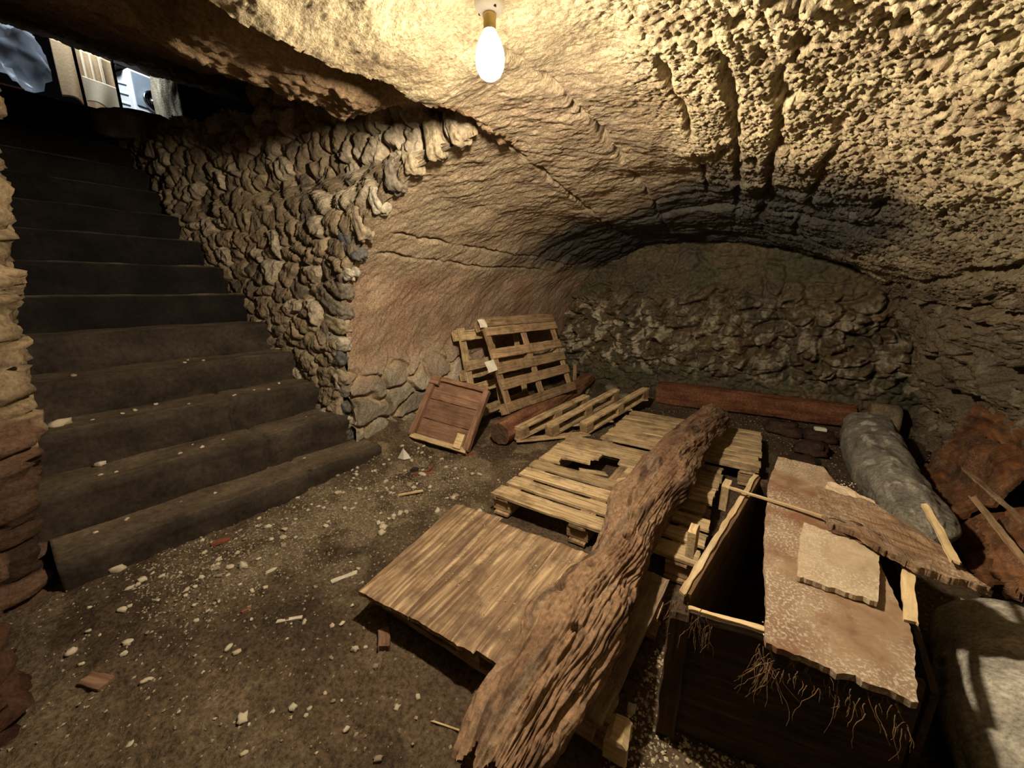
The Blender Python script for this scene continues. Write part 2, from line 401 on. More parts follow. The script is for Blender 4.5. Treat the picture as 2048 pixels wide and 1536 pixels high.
def build_back():
    xs = np.linspace(-3.3, 1.9, 430); zs = np.linspace(-.2, 2.25, 220)
    Z, X = np.meshgrid(zs, xs, indexing='ij')
    Yb = 5.22 + .06 * Z + .03 * X
    w1, w2, wid = worley2(X * 3.0 + .5 * perlin2(X * 2.5, Z * 2.5, 1), Z * 4.2 + .5 * perlin2(X * 2.5, Z * 2.5, 2), 3)
    v1, v2, vid = worley2(X * 8 + .4 * perlin2(X * 6, Z * 6, 5), Z * 11 + .4 * perlin2(X * 6, Z * 6, 6), 7)
    rid = 1 - np.abs(fbm2(X * 3.2 + Z * 1.5, Z * 4.5, 4, 11))
    mid = sstep(.25, .6, Z) * (1 - sstep(1.3, 1.55, Z))
    d = (.04 + .07 * mid) * sstep(.0, .25, w2 - w1) * (.4 + .9 * wid) + (.022 + .05 * mid) * sstep(0, .25, v2 - v1) * (.3 + vid) + .06 * rid * (.4 + .6 * mid) + .03 * fbm2(X * 6, Z * 6, 4, 13)
    hol = sstep(.35, .6, perlin2(X * 3.4, Z * 3.4, 17) + .4 * perlin2(X * 9, Z * 9, 18)) * mid
    d -= .12 * hol
    fold = perlin2(X * 5 + Z * 3, Z * 7 - X * 2, 41); d += .05 * mid * np.abs(fold) + .018 * fbm2(X * 16, Z * 16, 3, 43)
    Yv = Yb - d
    base = np.array([.085, .07, .049]); pale = np.array([.40, .36, .27]); green = np.array([.06, .07, .038]); ochre = np.array([.16, .115, .063])
    n = np.clip(.5 + .9 * fbm2(X * 2, Z * 2, 4, 21), 0, 1)[..., None]
    c = base * (1 - n) + ochre * n * .8
    g = (np.clip(.35 + .9 * fbm2(X * 1.7, Z * 1.7, 3, 25), 0, 1) * (sstep(1.2, 1.5, Z) * .7 + (1 - sstep(.35, .75, Z)) * .9))[..., None]
    c = c * (1 - g) + green * g
    ew = sstep(.0, .22, .6 * fbm2(X * 5, Z * 4, 3, 29) + .75 * fbm2(X * 13, Z * 9, 4, 30) - .08) * sstep(.25, .5, Z) * (1 - sstep(1.0, 1.45, Z)) * (.55 + .45 * (1 - sstep(-2., -1., X)))
    c = c * (1 - ew[..., None]) + pale * ew[..., None]
    V0 = np.stack([X, Yv, Z], -1).reshape(-1, 3)
    o = link('wall_back', mesh_np('wall_back', V0, grid_faces(220, 430), c.reshape(-1, 3)), M_back)
    tag(o, 'damp rough rock end wall with white bloom and green stains', 'wall', kind='structure')
build_back()

# the rubble wall beside the stairs
WA = np.array([-2.9, 1.65]); WB = np.array([-6.9, 1.06])
def build_stair_wall():
    nz, nu = 300, 470
    zs = np.linspace(-.1, 4.1, nz)
    xprof = np.interp(zs, pc[tt < 8, 1], pc[tt < 8, 0])
    xe = np.where(zs < 2.15, xprof, -1.45)
    xl = -6.9
    tu = np.linspace(0, 1, nu)**1.25
    Z = np.repeat(zs[:, None], nu, 1)
    X = xe[:, None] + (xl - xe[:, None]) * tu[None, :]
    k = np.clip((-2.9 - X) / 4.0, 0, 2)
    Y = 1.65 - .59 * k + .0 * Z
    wx = X * 5.6 + .35 * perlin2(X * 6, Z * 6, 201); wz = Z * 6.8 + .35 * perlin2(X * 6, Z * 6, 202)
    w1, w2, wid = worley2(wx, wz, 203, .85)
    edge = sstep(.03, .2, w2 - w1); dome = np.clip(1 - w1 * 1.1, 0, 1)
    d = .042 * edge * (.4 + .8 * wid) + .022 * dome * edge + .022 * fbm2(X * 10, Z * 10, 4, 205) + .008 * fbm2(X * 40, Z * 40, 2, 206) + .05 * fbm2(X * 1.3, Z * 1.3, 2, 209)
    d = d * sstep(0, .05, (tu[None, :]) * 4)
    fill = sstep(.15, .5, fbm2(X * 2.2, Z * 2.2, 3, 211))
    d = d * (1 - .45 * fill) + .025 * fill
    Y = Y - d
    mor = np.array([.29, .228, .15]); st = np.array([.235, .185, .122]); dk = np.array([.12, .098, .078]); pale = np.array([.37, .32, .24])
    w = wid[..., None]
    sc = np.where(w < .2, dk + (st - dk) * w / .2 * .5, np.where(w > .8, pale, st * (.72 + .5 * w)))
    e = (edge * (1 - .6 * fill))[..., None]
    c = mor * (1 - e) + sc * e
    V0 = np.stack([X, Y, Z], -1).reshape(-1, 3); F = grid_faces(nz, nu)
    fx = X.ravel()[F].mean(1); fz = Z.ravel()[F].mean(1)
    ztop = np.interp(fx, [-6.9, -5.4, -4.4, -3.6, -3.3], [3.0, 2.93, 2.84, 2.75, 5.]) + .03 * np.sin(fx * 9)
    o = link('wall_stair', sub_mesh('wall_stair', V0, F, fz < ztop, c.reshape(-1, 3)), M_rubble)
    return tag(o, 'rubble masonry wall beside the stairs with rounded stones in mortar', 'wall', kind='structure')
wall_stair = build_stair_wall()

def ico(sub):
    import bmesh
    bm = bmesh.new(); bmesh.ops.create_icosphere(bm, subdivisions=sub, radius=1)
    v = np.array([q.co[:] for q in bm.verts]); f = np.array([[q.index for q in p.verts] for p in bm.faces]); bm.free()
    return v, f
ICO = {k: ico(k) for k in (1, 2, 3, 4)}
def stone_mesh(name, sx, sy, sz, seed, sub=3, boxy=.6, amp=.18, col=None):
    v, f = ICO[sub]
    mx = np.abs(v).max(1, keepdims=True); p = v / mx**boxy
    r = 1 + amp * fbm3(v[:, 0] * 1.6 + seed, v[:, 1] * 1.6, v[:, 2] * 1.6, 3, seed)
    p = p * r[:, None] * np.array([sx, sy, sz])
    cc = None
    if col is not None:
        n = np.clip(.85 + .5 * fbm3(v[:, 0] * 3, v[:, 1] * 3, v[:, 2] * 3, 2, seed + 5), .5, 1.4)
        cc = np.array(col)[None, :] * n[:, None]
    return mesh_np(name, p, f, cc)

# bigger stones that form the corner of the wall and the springing of the arch
zz = np.concatenate([np.linspace(.05, 1.9, 15), [2.0, 2.07, 2.12, 2.15]])
rs = random.Random(3)
for i, z in enumerate(zz):
    u = np.interp(z, pc[tt < 7, 1], arc[tt < 7]); t0 = T_of_arc(u)
    a, b = catmull(PN, np.array(t0 - .02)), catmull(PN, np.array(t0 + .02))
    tg = (b - a) / np.linalg.norm(b - a)                      # along the arris
    px, pz = catmull(PN, np.array(t0))
    out = V((-tg[1], 0, tg[0]))                                # outward from the room
    if out.dot(V((px + .9, 0, pz - 1.0))) < 0: out = -out
    tv = V((tg[0], 0, tg[1]))
    half = rs.uniform(.11, .2) if z > .9 else rs.uniform(.12, .2)
    th = .055 if z > 1.5 else .068
    if z > 1.85: th = .05; half = rs.uniform(.08, .12)
    c = V((px, 1.655, pz)) + out * (half * .78)
    col = rs.choice([(.30, .245, .165), (.20, .175, .14), (.42, .38, .30), (.36, .3, .2), (.12, .12, .115)])
    M = frame(c, out, (0, 1, 0)) @ Euler((0, rs.uniform(-.25, .25), rs.uniform(-.1, .1))).to_matrix().to_4x4()
    s = link('stone', stone_mesh('corner_stone', half, .06, th, 400 + i, 4, .6, .2, col), M_rubble, wall_stair, M)
# the squared stone on the wall's top beside the landing
s = link('coping_stone', stone_mesh('coping_stone', .30, .2, .125, 431, 3, .9, .12, (.32, .28, .21)), M_rubble, wall_stair, frame((-5.75, 1.27, 3.02), (.55, -.8, -.2), (.8, .55, 0)))
s['label'] = 'squared grey stone capping the wall top'

def build_near_wall():
    nz, nx = 260, 240
    zs = np.linspace(-.15, 4.2, nz); s = np.linspace(0, 1, nx)
    # runs from the corner up along the stairs, and wraps back towards the viewer
    path = np.concatenate([np.stack([np.full(60, -2.72), np.linspace(-1.4, -.17, 60)], -1), np.stack([np.linspace(-2.74, -7.0, 180), np.full(180, -.12)], -1)])
    Z = np.repeat(zs[:, None], nx, 1); X = np.repeat(path[None, :, 0], nz, 0); Y = np.repeat(path[None, :, 1], nz, 0)
    q = np.concatenate([np.linspace(-1.3, 0, 60), np.linspace(0.02, 4.3, 180)])[None, :]
    Q = np.repeat(q, nz, 0)
    lean = .11 * Z * sstep(-1.2, -.2, Y)
    w1, w2, wid = worley2(Q * 3.2 + .4 * perlin2(Q * 4, Z * 4, 301), Z * 7.5 + .5 * perlin2(Q * 4, Z * 4, 302), 303)
    d = .06 * sstep(.02, .2, w2 - w1) * (.4 + wid) + .03 * fbm2(Q * 5, Z * 12, 4, 305)
    side = (np.arange(nx) >= 60)[None, :]
    Y = Y + lean + np.where(side, d, d * .5); X = X + np.where(side, 0 * d, d)
    c = np.array([.085, .05, .032]) * (.5 + .9 * wid)[..., None]
    c = np.where((Z > .75 + .2 * perlin2(Q * 3, Z * 3, 311))[..., None], np.array([.20, .15, .09]) * (.6 + .6 * wid)[..., None], c)
    o = link('wall_near', mesh_np('wall_near', np.stack([X, Y, Z], -1).reshape(-1, 3), grid_faces(nz, nx), c.reshape(-1, 3)), M_rubble)
    tag(o, 'dark layered stone jamb on the near side of the stairs', 'wall', kind='structure')
    for i, (x, y, z, a) in enumerate(((-1.96, -.42, .10, .24), (-2.1, -.36, .06, .18))):
        q = link('rock', stone_mesh('rock', a, a * .8, a * .7, 441 + i, 4, .5, .7, (.07, .034, .02)), M_rubble, o, Matrix.Translation((x, y, z)))
        q['label'] = 'reddish brown rock at the foot of the jamb'
build_near_wall()

def stair_ceil_z(x, y):
    s = -1.41 - x + .05 * perlin2(y * 3, y * 0, 319)
    z = np.interp(s, [-.1, 0, .06, .17, .27, .50, .64, .9, 2., 3.5, 5.4], [2.17, 2.175, 2.27, 2.28, 2.20, 2.215, 2.36, 2.50, 2.86, 3.4, 3.98])
    dark = (1 - sstep(.44, .56, y + .05 * perlin2(x * 4, x * 0, 317))) + sstep(1.2, 1.5, y)
    return z + .13 * dark * sstep(.1, .3, s) * (1 - sstep(.7, 1.0, s))
def build_stair_ceiling():
    xs = np.concatenate([np.linspace(-1.36, -3.2, 230), np.linspace(-3.22, -6.75, 150)]); ys = np.linspace(-.35, 2.7, 260)
    Y, X = np.meshgrid(ys, xs, indexing='ij')
    Z = stair_ceil_z(X, Y)
    Z = Z + .03 * fbm2(X * 2, Y * 2, 3, 321) * (1 - sstep(-2.6, -2.2, X)) + .012 * fbm2(X * 6, Y * 6, 3, 322)
    f1, f2, _ = worley2(X * 26, Y * 26, 323)
    Z = Z - .018 * np.clip(.7 - f1, 0, 1) - .02 * fbm2(X * 9, Y * 9, 4, 325)
    n = np.clip(.5 + fbm2(X * 2, Y * 2, 3, 327), 0, 1)[..., None]
    c = np.array([.20, .135, .08]) * (1 - n) + np.array([.30, .215, .13]) * n
    F = grid_faces(len(ys), len(xs))
    fx, fy = X.ravel()[F].mean(1), Y.ravel()[F].mean(1)
    o = link('ceiling_stair', sub_mesh('ceiling_stair', np.stack([X, Y, Z], -1).reshape(-1, 3), F, (fy < 1.9) | (fx < -2.6), c.reshape(-1, 3)), M_tuff)
    tag(o, 'rough rock ceiling rising over the stairs', 'ceiling', kind='structure')
build_stair_ceiling()

def build_floor():
    xs = np.linspace(-3.3, 1.9, 420); ys = np.linspace(-1.4, 5.5, 540)
    Y, X = np.meshgrid(ys, xs, indexing='ij')
    rub = .16 * np.exp(-(((X + 3.05) / .42)**2 + ((Y - 1.75) / .5)**2)) + .16 * (1 - sstep(-2.95, -2.55, X)) * sstep(1.7, 2.1, Y) \
        + .10 * sstep(4.6, 5.3, Y) * (1 - sstep(-1.6, -.9, X)) 
    flat = 1 - sstep(-1.75, -1.5, X) * sstep(.5, .75, Y)
    Z = rub + .016 * fbm2(X * 2.3, Y * 2.3, 4, 341) * (.35 + .65 * flat) + (.012 * fbm2(X * 11, Y * 11, 4, 345) + .004 * perlin2(X * 37, Y * 37, 346)) * (.4 + .6 * flat) - .008
    f1, f2, fid = worley2(X * 30, Y * 30, 347)
    Z = Z + .008 * np.clip(.55 - f1, 0, 1) * (fid > .45) * flat
    crack = np.abs(perlin2(X * 2.1 + 5, Y * 2.1, 351)) 
    Z = Z - .012 * np.exp(-(crack / .012)**2) * sstep(-2.6, -2.2, X) * (1 - sstep(.6, 1., Y))
    mud = np.array([.055, .038, .024]); pale_soil = np.array([.125, .09, .057]); dust = np.array([.20, .158, .10])
    n = np.clip(.45 + .8 * fbm2(X * 1.5, Y * 1.5, 4, 355), 0, 1)[..., None]
    c = mud * (1 - n) + pale_soil * n  # darker and paler soil mixed by noise
    rb = (np.exp(-((X + 2.3 - .1 * Y) / .4)**2) * sstep(.1, .6, Y) * (1 - sstep(1.9, 2.4, Y)) * np.clip(.55 + .8 * fbm2(X * 5, Y * 5, 3, 358), 0, 1))[..., None]
    c = c * (1 - .8 * rb) + .8 * rb * np.array([.25, .2, .132])
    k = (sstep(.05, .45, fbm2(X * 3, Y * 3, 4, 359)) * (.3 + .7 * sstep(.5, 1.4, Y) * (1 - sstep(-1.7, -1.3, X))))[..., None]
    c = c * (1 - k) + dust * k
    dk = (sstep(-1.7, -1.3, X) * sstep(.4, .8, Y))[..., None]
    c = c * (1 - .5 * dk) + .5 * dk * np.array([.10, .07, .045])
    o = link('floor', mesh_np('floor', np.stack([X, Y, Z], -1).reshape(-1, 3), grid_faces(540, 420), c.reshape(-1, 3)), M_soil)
    tag(o, 'trodden brown dirt floor strewn with chips', 'floor', kind='structure')
    return Z, xs, ys
FZ, FX, FY = build_floor()
def floor_z(x, y):
    i = np.clip(np.searchsorted(FX, x) - 1, 0, len(FX) - 2); j = np.clip(np.searchsorted(FY, y) - 1, 0, len(FY) - 2)
    return float(FZ[j, i])

# ------------------------------------------------------------------ stairs
stairs = empty('staircase', (-2.66, .7, 0), 'steep flight of worn dark stone steps climbing to the left', 'stairs')
RISE, RUN = .2433, .2925
A_R = [1.62, 1.60, 1.56, 1.52, 1.46, 1.42, 1.36, 1.32, 1.28, 1.28, 1.22, 1.24, 1.2, 1.2]
for k in range(14):
    x0 = -2.655 - RUN * k; zt = .147 + RISE * k; zb = zt - RISE - .03
    ya, yb = (-.04, -.14, -.2)[min(k, 2)], A_R[k] + .12
    prof = [(0, zb)] + [(0 + .004 * i, zb + (zt - .02 - zb) * i / 7) for i in range(1, 8)] + [(-.004, zt - .008), (-.014, zt - .001), (-.03, zt)] + [(-.03 - (RUN + .12) * i / 8, zt) for i in range(1, 9)]
    prof = np.array(prof); nP = len(prof); ys = np.linspace(ya, yb, 120)
    Yg, I = np.meshgrid(ys, np.arange(nP), indexing='ij')
    Xg = x0 + prof[I, 0]; Zg = prof[I, 1]
    top = sstep(8, 10, I)
    wear = .014 * fbm2(Yg * 2.3 + k * 7, Zg * 3 + I * .12, 3, 500 + k) + .005 * perlin2(Yg * 14, I * .5 + k, 520 + k)
    Xg = Xg + wear * (1 - top * .6) - .03 * (1 if k < 3 else 0) * sstep(1.1, 1.6, Yg)
    Zg = Zg + .010 * fbm2(Yg * 3 + k, Xg * 9, 3, 540 + k) * top - (.012 * np.abs(perlin2(Yg * 1.7, Yg * 0 + k, 560 + k)) if True else 0) * sstep(6, 10, I)
    crk = {1: 1.0, 2: .92, 0: 1.15}.get(k)
    if crk:
        wv = .012 * perlin2(Zg * 20, Zg * 0, 570 + k)
        g = np.exp(-((Yg - crk + wv) / .014)**2)
        Xg = Xg - .035 * g * (1 - .5 * top); Zg = Zg - .02 * g * top
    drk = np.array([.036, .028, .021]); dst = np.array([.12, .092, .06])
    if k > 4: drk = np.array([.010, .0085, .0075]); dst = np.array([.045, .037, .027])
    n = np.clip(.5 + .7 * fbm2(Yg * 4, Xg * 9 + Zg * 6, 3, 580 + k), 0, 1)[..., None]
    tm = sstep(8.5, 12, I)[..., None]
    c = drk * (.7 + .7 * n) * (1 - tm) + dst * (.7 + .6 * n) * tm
    lip = np.exp(-((I - 9) / .9)**2)[..., None] * (.35 + .65 * n); c = c * (1 - .7 * lip) + .7 * lip * (np.array([.11, .088, .058]) if k < 5 else np.array([.30, .25, .17]))  # dusty nosing, painted paler for landing light caught along the edge
    P = np.stack([Xg, Yg, Zg], -1)
    e0, e1 = P[:1].copy(), P[-1:].copy()                       # closed, slightly broken ends
    for e, q in ((e0, P[0]), (e1, P[-1])):
        e[0] = q.mean(0) * .94 + q * .06
    P = np.concatenate([e0, P, e1]); c = np.concatenate([c[:1], c, c[-1:]])
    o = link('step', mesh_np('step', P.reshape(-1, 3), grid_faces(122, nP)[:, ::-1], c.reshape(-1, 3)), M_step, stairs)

# ------------------------------------------------------------------ lamp
def lathe(name, prof, seg=32):
    n = len(prof); vs = []; fs = []
    for r, z in prof:
        for i in range(seg):
            a = 2 * PI * i / seg; vs.append((r * math.cos(a), r * math.sin(a), z))
    for j in range(n - 1):
        for i in range(seg):
            fs.append((j * seg + i, j * seg + (i + 1) % seg, (j + 1) * seg + (i + 1) % seg, (j + 1) * seg + i))
    fs.append(tuple(range(seg))[::-1]); fs.append(tuple((n - 1) * seg + i for i in range(seg)))
    return mesh_py(name, vs, fs, True)

LX, LY, LZ = -.86, 1.04, 2.075
lamp = empty('ceiling_lamp', (LX, LY, 2.235), 'bare glowing bulb in a white ceramic holder on the vault', 'lamp')
m, t, b = nt('bulb_glow')
em = N(t, 'ShaderNodeEmission'); em.inputs['Color'].default_value = (1., .82, .59, 1)
fo = N(t, 'ShaderNodeLightFalloff', Strength=2900., Smooth=.9)
t.links.new(fo.outputs['Quadratic'], em.inputs['Strength'])
t.links.new(em.outputs[0], [n for n in t.nodes if n.type == 'OUTPUT_MATERIAL'][0].inputs[0])
T0 = lambda z: Matrix.Translation((LX, LY, z))
link('bulb', lathe('bulb', [(.004, -.062), (.018, -.058), (.031, -.048), (.04, -.03), (.043, -.010), (.041, .010), (.034, .032), (.025, .05), (.019, .06), (.017, .066)]), m, lamp, T0(LZ))
link('socket', lathe('socket', [(.0165, .062), (.0185, .064), (.0185, .094), (.02, .096), (.02, .104)]), M_brass, lamp, T0(LZ))
lb = link('lamp_base', lathe('lamp_base', [(.022, .104), (.030, .108), (.041, .118), (.044, .13), (.044, .20)]), M_ceramic, lamp, T0(LZ))
for sx in (-.028, .028):
    link('screw', lathe('screw', [(.0045, .108), (.005, .112), (.005, .118)], 12), M_black, lb, Matrix.Translation((LX + sx, LY - .01, LZ)))

# ------------------------------------------------------------------ timber pieces
def board_mesh(name, L, W, T, seed, nx=28, ny=5, wear=.005, rag=(.01, .01), warp=.004, bev=.15, taper=None, hole=None):
    xs = np.linspace(0, 1, nx + 1); ys = np.array([0, .04] + list(np.linspace(.15, .85, max(ny - 3, 1))) + [.96, 1.]); ny = len(ys) - 1
    X, Y = np.meshgrid(xs, ys, indexing='ij')
    e0 = rag[0] * fbm2(ys * W * 60, ys * 0 + seed, 3, seed); e1 = rag[1] * fbm2(ys * W * 60, ys * 0 + seed, 3, seed + 7)
    px = (e0[None, :] - abs(rag[0]) * .0) * (1 - X) + (L + e1[None, :]) * X
    w0 = wear * fbm2(px[:, 0] * 9, px[:, 0] * 0 + seed, 3, seed + 11); w1 = wear * fbm2(px[:, 0] * 9, px[:, 0] * 0 + seed, 3, seed + 13)
    lo = w0[:, None]; hi = W + w1[:, None]
    if taper is not None:
        cl = np.interp(xs, *zip(*taper[0]))[:, None]; ch = np.interp(xs, *zip(*taper[1]))[:, None]
        lo = lo + cl; hi = hi - W + ch
    py = lo + (hi - lo) * Y
    wz = warp * fbm2(px * 2.2, py * 4, 2, seed + 17) + .0012 * perlin2(px * 20, py * 90, seed + 19)
    edge = ((Y <= 0) | (Y >= 1) | (X <= 0) | (X >= 1)) * bev * T
    top = np.stack([px, py, T + wz - edge], -1).reshape(-1, 3); bot = np.stack([px, py, wz + edge * .6], -1).reshape(-1, 3)
    n = len(top); F = grid_faces(nx + 1, ny + 1)
    ft = F[:, ::-1] ; fb = F + n
    idx = np.arange(n).reshape(nx + 1, ny + 1)
    ring = np.concatenate([idx[:-1, 0], idx[-1, :-1], idx[:0:-1, -1], idx[0, :0:-1]])
    r2 = np.roll(ring, -1)
    side = np.stack([ring, r2, r2 + n, ring + n], -1)[:, ::-1]
    f = np.concatenate([ft, fb, side])
    # orient outward: top faces up
    a, b_, c_ = (np.concatenate([top, bot])[ft[0, i]] for i in range(3))
    if np.cross(b_ - a, c_ - a)[2] < 0: f = f[:, ::-1]
    m = mesh_np(name, np.concatenate([top, bot]), f, smooth=False)
    return m

_seed = [1000]
def board(name, L, W, T, mat, parent, M, **kw):
    _seed[0] += 1
    return link(name, board_mesh(name, L, W, T, _seed[0], **kw), mat, parent, M)

def beam_between(name, p, q, w, h, up, mat, parent=None, **kw):
    p, q = V(p), V(q); x = (q - p); L = x.length
    M = frame(p, x, V(up).cross(x)) @ Matrix.Translation((0, -w / 2, 0))
    return board(name, L, w, h, mat, parent, M, **kw)

def block(name, M, sx, sy, sz, mat, parent, seed=0):
    _seed[0] += 1
    return link(name, board_mesh(name, sx, sy, sz, _seed[0], nx=6, ny=5, wear=.004, rag=(.003, .003), warp=.001, bev=.06), mat, parent, M)

TB = .02
# --- pallet nearest the viewer with gapped boards
F1 = frame((-1.445, 1.70, 0), (1.215, .07, 0), (-.06, 1, 0))
P1 = empty('slatted_pallet', (-1.445, 1.70, 0), 'weathered pallet with gapped boards and a broken hole, under the log', 'pallet')
def LM(F, x, y, z): return F @ Matrix.Translation((x, y, z))
rr = random.Random(5)
for (y, w) in ((0, .125), (.165, .115), (.325, .115), (.485, .11), (.985, .11), (1.115, .10)):
    board('deck_board', 1.2 + rr.uniform(-.02, .02), w, TB, M_pallet, P1, LM(F1, rr.uniform(-.015, .01), y, .12), rag=(.008, .012), wear=.005)
# boards with broken parts around the hole
for (y, w, x, L, r) in ((.63, .11, .0, .17, (.008, .05)), (.63, .11, .72, .48, (.06, .01)), (.75, .10, 0, .36, (.008, .06)), (.75, .10, .62, .58, (.05, .01)), (.86, .115, -.01, .40, (.008, .03)), (.86, .115, .55, .66, (.06, .012))):
    board('broken_board', L, w, TB, M_pallet, P1, LM(F1, x, y, .12), rag=r, nx=16)
M = LM(F1, .33, .64, .105) @ Euler((0, .12, .5)).to_matrix().to_4x4()
board('splinter', .2, .05, .012, M_pallet, P1, M, rag=(.03, .05), nx=12)
M = LM(F1, .62, .62, .11) @ Euler((0, -.06, .55)).to_matrix().to_4x4()
board('splinter', .3, .055, .014, M_pallet, P1, M, rag=(.04, .03), nx=12)
for y0 in (.02, .54, 1.06):
    for x0 in (.0, .52, 1.06):
        block('block', LM(F1, x0 + .01, y0, .022), .13, .10, .076, M_pallet_old, P1)
for x0 in (.02, .54, 1.06):
    board('stringer', 1.18, .1, .02, M_pallet_old, P1, LM(F1, x0 + .11, 0, .099) @ Matrix.Rotation(PI / 2, 4, 'Z'))
    board('bottom_board', 1.18, .1, .02, M_pallet_old, P1, LM(F1, x0 + .11, 0, .002) @ Matrix.Rotation(PI / 2, 4, 'Z'))
# --- pallet behind it with tight boards
F2 = frame((-1.275, 3.01, 0), (1.19, .07, 0), (-.03, 1, 0))
P2 = empty('slatted_pallet', (-1.275, 3.01, 0), 'pallet with tightly laid boards under the far end of the log', 'pallet')
y = 0
for i in range(9):
    w = (.095, .105, .09, .10, .11, .095, .10, .09, .085)[i]
    board('deck_board', 1.185 + rr.uniform(-.012, .012), w, TB, M_pallet, P2, LM(F2, rr.uniform(-.012, .012), y, .12), rag=(.01, .006), wear=.004)
    y += w + .004 + (.004 if i % 3 else 0)
for y0 in (.0, .40, .80):
    for x0 in (.0, .52, 1.05):
        block('block', LM(F2, x0 + .005, y0 + .01, .022), .13, .10, .076, M_pallet_old, P2)
for x0 in (.0, .52, 1.05):
    board('stringer', .92, .1, .02, M_pallet_old, P2, LM(F2, x0 + .11, 0, .099) @ Matrix.Rotation(PI / 2, 4, 'Z'))
    board('bottom_board', .92, .1, .02, M_pallet_old, P2, LM(F2, x0 + .11, 0, .002) @ Matrix.Rotation(PI / 2, 4, 'Z'))

# --- low platform with a panel top
PT = empty('panel_platform', (-.9, 1.1, 0), 'low timber platform with a worn plank top under the near end of the log', 'platform')
Fp = frame((-1.36, .728, .126), (-.12, .75, .004), (-1, -.1, 0))     # x runs away along the left edge, y points left
def panel_strip(x0, x1, y0o, y1o, seed, name, mat, nx=46):
    """plank of the top: from front edge to back edge, between two fractions of the front edge"""
    fa, fb = V((-1.36, .728, .126)).lerp(V((-.305, .85, .126)), x0), V((-1.36, .728, .126)).lerp(V((-.305, .85, .126)), x1)
    ba, bb = V((-1.515, 1.48 + y0o, .126)).lerp(V((-.31, 1.585 + y0o, .126)), x0), V((-1.515, 1.48 + y1o, .126)).lerp(V((-.31, 1.585 + y1o, .126)), x1)
    L = ((ba - fa).length + (bb - fb).length) / 2; W = (fb - fa).length
    Mx = frame(fb, bb - fb, (fa - fb))
    inv = Mx.inverted()
    q = [inv @ p for p in (fb, bb, fa, ba)]
    tp = ([(0, q[0].y), (1, q[1].y)], [(0, q[2].y), (1, q[3].y)])
    return link(name, board_mesh(name, L, W, .022, seed, nx=nx, ny=14, wear=.003, rag=(.010, .010), warp=.004, bev=.12, taper=tp), mat, PT, Mx)
panel_strip(0, .2645, 0, 0, 2001, 'top_plank', M_panel)
panel_strip(.265, .5625, -.028, -.035, 2002, 'top_plank', M_panel)
panel_strip(.563, .80, -.04, -.03, 2003, 'top_plank', M_panel)
s = panel_strip(.835, 1.0, .0, .0, 2004, 'side_plank', M_strip); s['label'] = 'darker wavy edged side plank'
for (x, y_) in ((-1.25, .80), (-.84, .83), (-.40, .86), (-1.33, 1.28), (-.86, 1.32), (-.42, 1.36)):
    block('block', frame((x - .05, y_, .024), (1, .09, 0), (-.09, 1, 0)), .11, .12, .078, M_pallet_old, PT)
for y_ in (.815, 1.30):
    beam_between('stringer', (-1.33, y_ + .04, .102), (-.30, y_ + .12, .102), .1, .022, (0, 0, 1), M_pallet_old, PT)
    beam_between('bottom_board', (-1.33, y_ + .04, .002), (-.30, y_ + .12, .002), .1, .022, (0, 0, 1), M_pallet_old, PT)
s = beam_between('end_block', (-.30, .885, .04), (-.235, .895, .04), .085, .085, (0, 0, 1), M_pale, PT, nx=4); s['label'] = 'pale sawn block sticking out'

